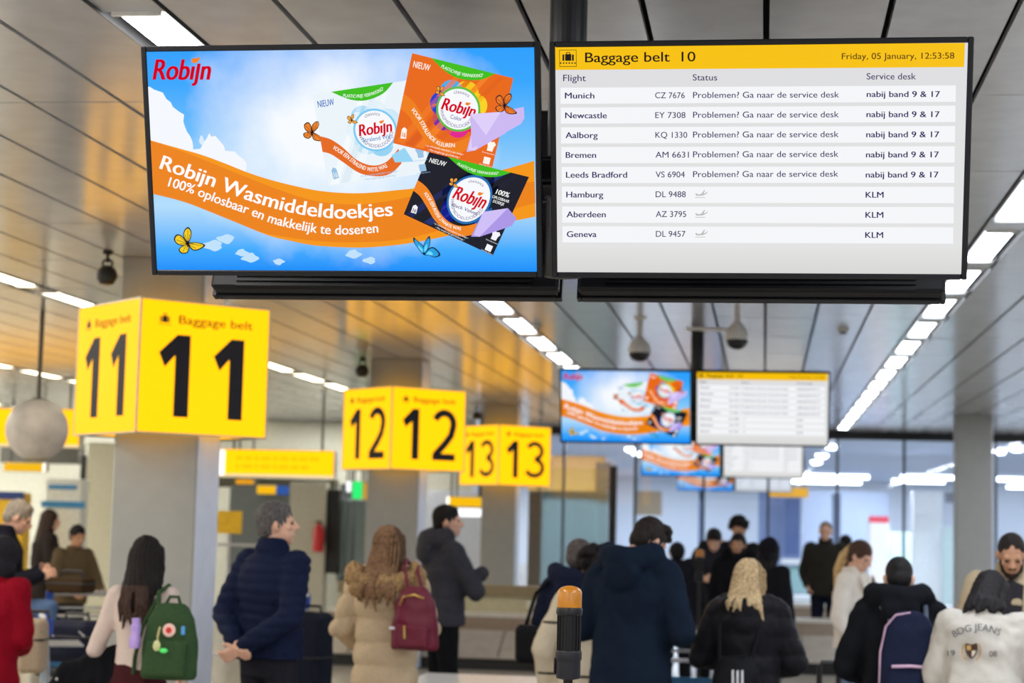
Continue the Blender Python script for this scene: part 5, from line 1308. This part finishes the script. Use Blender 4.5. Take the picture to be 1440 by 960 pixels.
# ================================================================== SIGNS AND FITTINGS AT THE BACK LEFT
def lightbox(x0, y0, x1, y1, Y, label, white_end=None, hang=True, face=None, lines=2, th=.22, edge=True):
    a = onY(x0, (y0+y1)/2, Y); c = onY(x1, (y0+y1)/2, Y); z1 = onY((x0+x1)/2, y0, Y).z; z0 = onY((x0+x1)/2, y1, Y).z; W_ = c.x-a.x; Hh = z1-z0
    t = thing('sign', label, 'sign', ((a.x+c.x)/2, Y, z0))
    b = MB(); b.box((0, th/2+.01, Hh/2), (W_, th, Hh), M('sign_frame'), None, .01); b.build('case', t)
    b = MB(); b.box((0, 0, Hh/2), (W_-.02, .02, Hh-.02), face or YEL); f_ = b.build('lit_face', t)
    if edge:
        b = MB(); b.box((0, 0, .02), (W_, .03, .04), E('sign_lower_edge', (255,226,170), 1.0)); b.build('light_strip', t)
    if white_end:
        b = MB(); s_ = -1 if white_end == 'l' else 1; b.box((s_*(W_/2-Hh*.14), -.008, Hh/2), (Hh*.26, .02, Hh*.92), E('sign_white_end', (255,250,240), 1.6)); b.build('white_panel', t)
    if lines:
        fn = lambda x, y: ((x-.5)*W_, -.0125, Hh*(1-y)); b = MB(); rg = random.Random(int(x0))
        for k in range(lines):
            x = .16
            while x < .8:
                w2 = rg.uniform(.03, .09); b.poly([fn(*q) for q in ((x,.25+.3*k), (x+w2,.25+.3*k), (x+w2,.40+.3*k), (x,.40+.3*k))], EL('sign_print_ochre', (1.15, .62, .0))); x += w2+.02
        b.build('print', f_)
    if hang:
        for s_ in (-.38, .38):
            b = MB(); b.tube((s_*W_, th/2, Hh), (s_*W_, th/2, CEIL-z0), .018, .018, M('rod_grey')); b.build('hanger', t)
    return t
lightbox(306, 632, 470, 671, 27.5, 'wide yellow lit sign with a white left end between the first two pillars', 'l')
lightbox(-40, 574, 112, 628, 26.5, 'wide yellow lit sign behind the white globe', None, True, None, 0)
lightbox(5, 650, 64, 663, 30, 'small narrow yellow sign below the white globe', 'r', True, E('sign_amber', (250,190,10), 1), 0, .15, False)
lightbox(331, 673, 357, 681, 29.5, 'tiny amber sign under the wide yellow sign', None, True, E('sign_orange', (236,160,10), 1), 0, .1, False)
lightbox(361, 682, 388, 695, 33.49, 'small yellow and blue sign on the slate wall', None, False, E('sign_amber'), 0, .1, False)
p_ = wpx('blue_plate', 389, 683, 405, 695, 33.55, .05, E('sign_blue', (50,96,180), .8), False); tag(p_, 'small blue plate at the right of the small yellow sign on the slate wall', 'sign')
lightbox(628, 698, 679, 713, 31.5, 'small yellow sign with a white left end between the second and third pillars', 'l', True, E('sign_amber'), 0, .12, False)
lightbox(636, 714, 680, 727, 33.5, 'white lit panel under the small yellow sign', None, True, E('panel_white', (248,250,255), 1.5), 0, .1, False)
lightbox(495, 676, 510, 702, 32.8, 'green lit exit sign left of the middle pillar', None, True, E('exit_green', (40,220,110), 1.3), 0, .08, False)
lightbox(511, 678, 520, 703, 32.9, 'small amber sign beside the green exit sign', None, True, E('sign_ochre', (226,168,10), .9), 0, .08, False)
lightbox(487, 676, 494, 692, 32.8, 'small white lit sign beside the green exit sign', None, True, E('panel_white'), 0, .08, False)
# yellow square board on a pole
p = onY(322, 734, 22.5); t = thing('sign', 'yellow square board on a pale pole right of the nearest pillar', 'sign', (p.x, p.y, 0))
s_ = (341-303)/2/(F/22.7); b = MB(); b.box((0,0,p.z), (2*s_,.03,32/(F/22.7)), M('board_yellow', (236,188,10), .5), None, .004); b.build('board', t)
b = MB(); b.tube((.0,.03,0), (0,.03,p.z-.05), .022, .022, M('pole_pale', (190,192,196), .4)); b.build('pole', t, True)
b = MB(); b.lathe([(.16,0), (.16,.02), (.03,.035)], (0,.03,0), M('pole_pale'), 24); b.build('foot', t, True)
b = MB(); b.tube((-.25,.03,p.z-.28), (.42,.03,p.z-.28), .018, .018, M('pole_pale')); b.build('cross_rail', t, True)
# red fire extinguisher cabinet
p = onY(448, 756, 33.2); s_ = F/33.4
t = thing('fire_extinguisher', 'red fire extinguisher on the cream wall by the dark doorway', 'fire extinguisher', (p.x, p.y, p.z-20/s_))
b = MB(); b.lathe([(.06,0), (.10,.02), (.10,.40), (.07,.47), (.03,.50), (.03,.54), (0,.545)], (0,0,0), M('extinguisher_red', (196,24,30), .35), 24); b.build('cylinder', t, True)
b = MB(); b.box((0,-.03,.55), (.10,.14,.03), M('fixture_black'), None, .006); b.build('handle', t)
b = MB(); b.path([(.05,-.05,.54), (.13,-.06,.45), (.13,-.06,.2), (.10,-.06,.1)], .014, M('fixture_black')); b.build('hose', t, True)
b = MB(); b.box((0,.15,.3), (.08,.11,.2), M('rod_grey')); b.build('wall_bracket', t)
# white kiosk with blue bands, yellow kiosk
def kiosk(x0, y0, x1, Y, label, body, bands, top_w=None):
    a = onY(x0, 720, Y).x; c = onY(x1, 720, Y).x; z1 = onY((x0+x1)/2, y0, Y).z; t = thing('kiosk', label, 'kiosk', ((a+c)/2, Y+.15, 0))
    b = MB(); b.box((0,0,z1/2), (c-a,.3,z1), body, None, .02); b.build('body', t)
    for (ya, yb__, xa_, xb_, mt) in bands:
        za = onY(60, ya, Y).z; zb__ = onY(60, yb__, Y).z; b = MB(); b.box((((xa_+xb_)/2-.5)*(c-a), -.16, (za+zb__)/2), ((xb_-xa_)*(c-a), .03, za-zb__), mt, None, .004); b.build('band', t)
    return t
bl = M('kiosk_blue', (56,140,200), .5)
kiosk(62, 673, 114, 28, 'white information kiosk with two blue bands behind the woman in the dark coat', M('kiosk_white', (226,230,226), .5), [(681,687,.1,.85,bl), (704,713,-.08,1.1,bl)])
kiosk(-20, 692, 33, 27, 'yellow kiosk with a dark blue top behind the white haired man', M('kiosk_yellow', (240,190,10), .5), [(692,703,0,1,M('kiosk_navy', (32,60,130), .5))])
# next hall: lit machine, red topped
p = onY(1235, 735, 46); W_ = 26/(F/46.5); z1 = p.z+8/(F/46.5)
t = thing('kiosk', 'white lit machine with a red top beyond the glass wall', 'kiosk', (p.x, 46, 0))
b = MB(); b.box((0,0,z1/2), (W_,.5,z1), M('kiosk_white')); b.build('body', t)
b = MB(); b.box((0,-.26,z1*.5), (W_*.9,.02,z1*.86), E('machine_white', (250,250,255), 1.2)); b.build('lit_front', t)
b = MB(); b.box((0,-.26,z1*.97), (W_,.04,.16), E('machine_red', (250,90,110), 1.1)); b.build('red_top', t)
lightbox(1082, 685, 1137, 699, 50, 'orange lit sign in the next hall below the farthest screens', None, True, E('sign_far_amber', (255,186,40), 1.0), 0, .15, False)
p = onZ(1020, 840, 0)
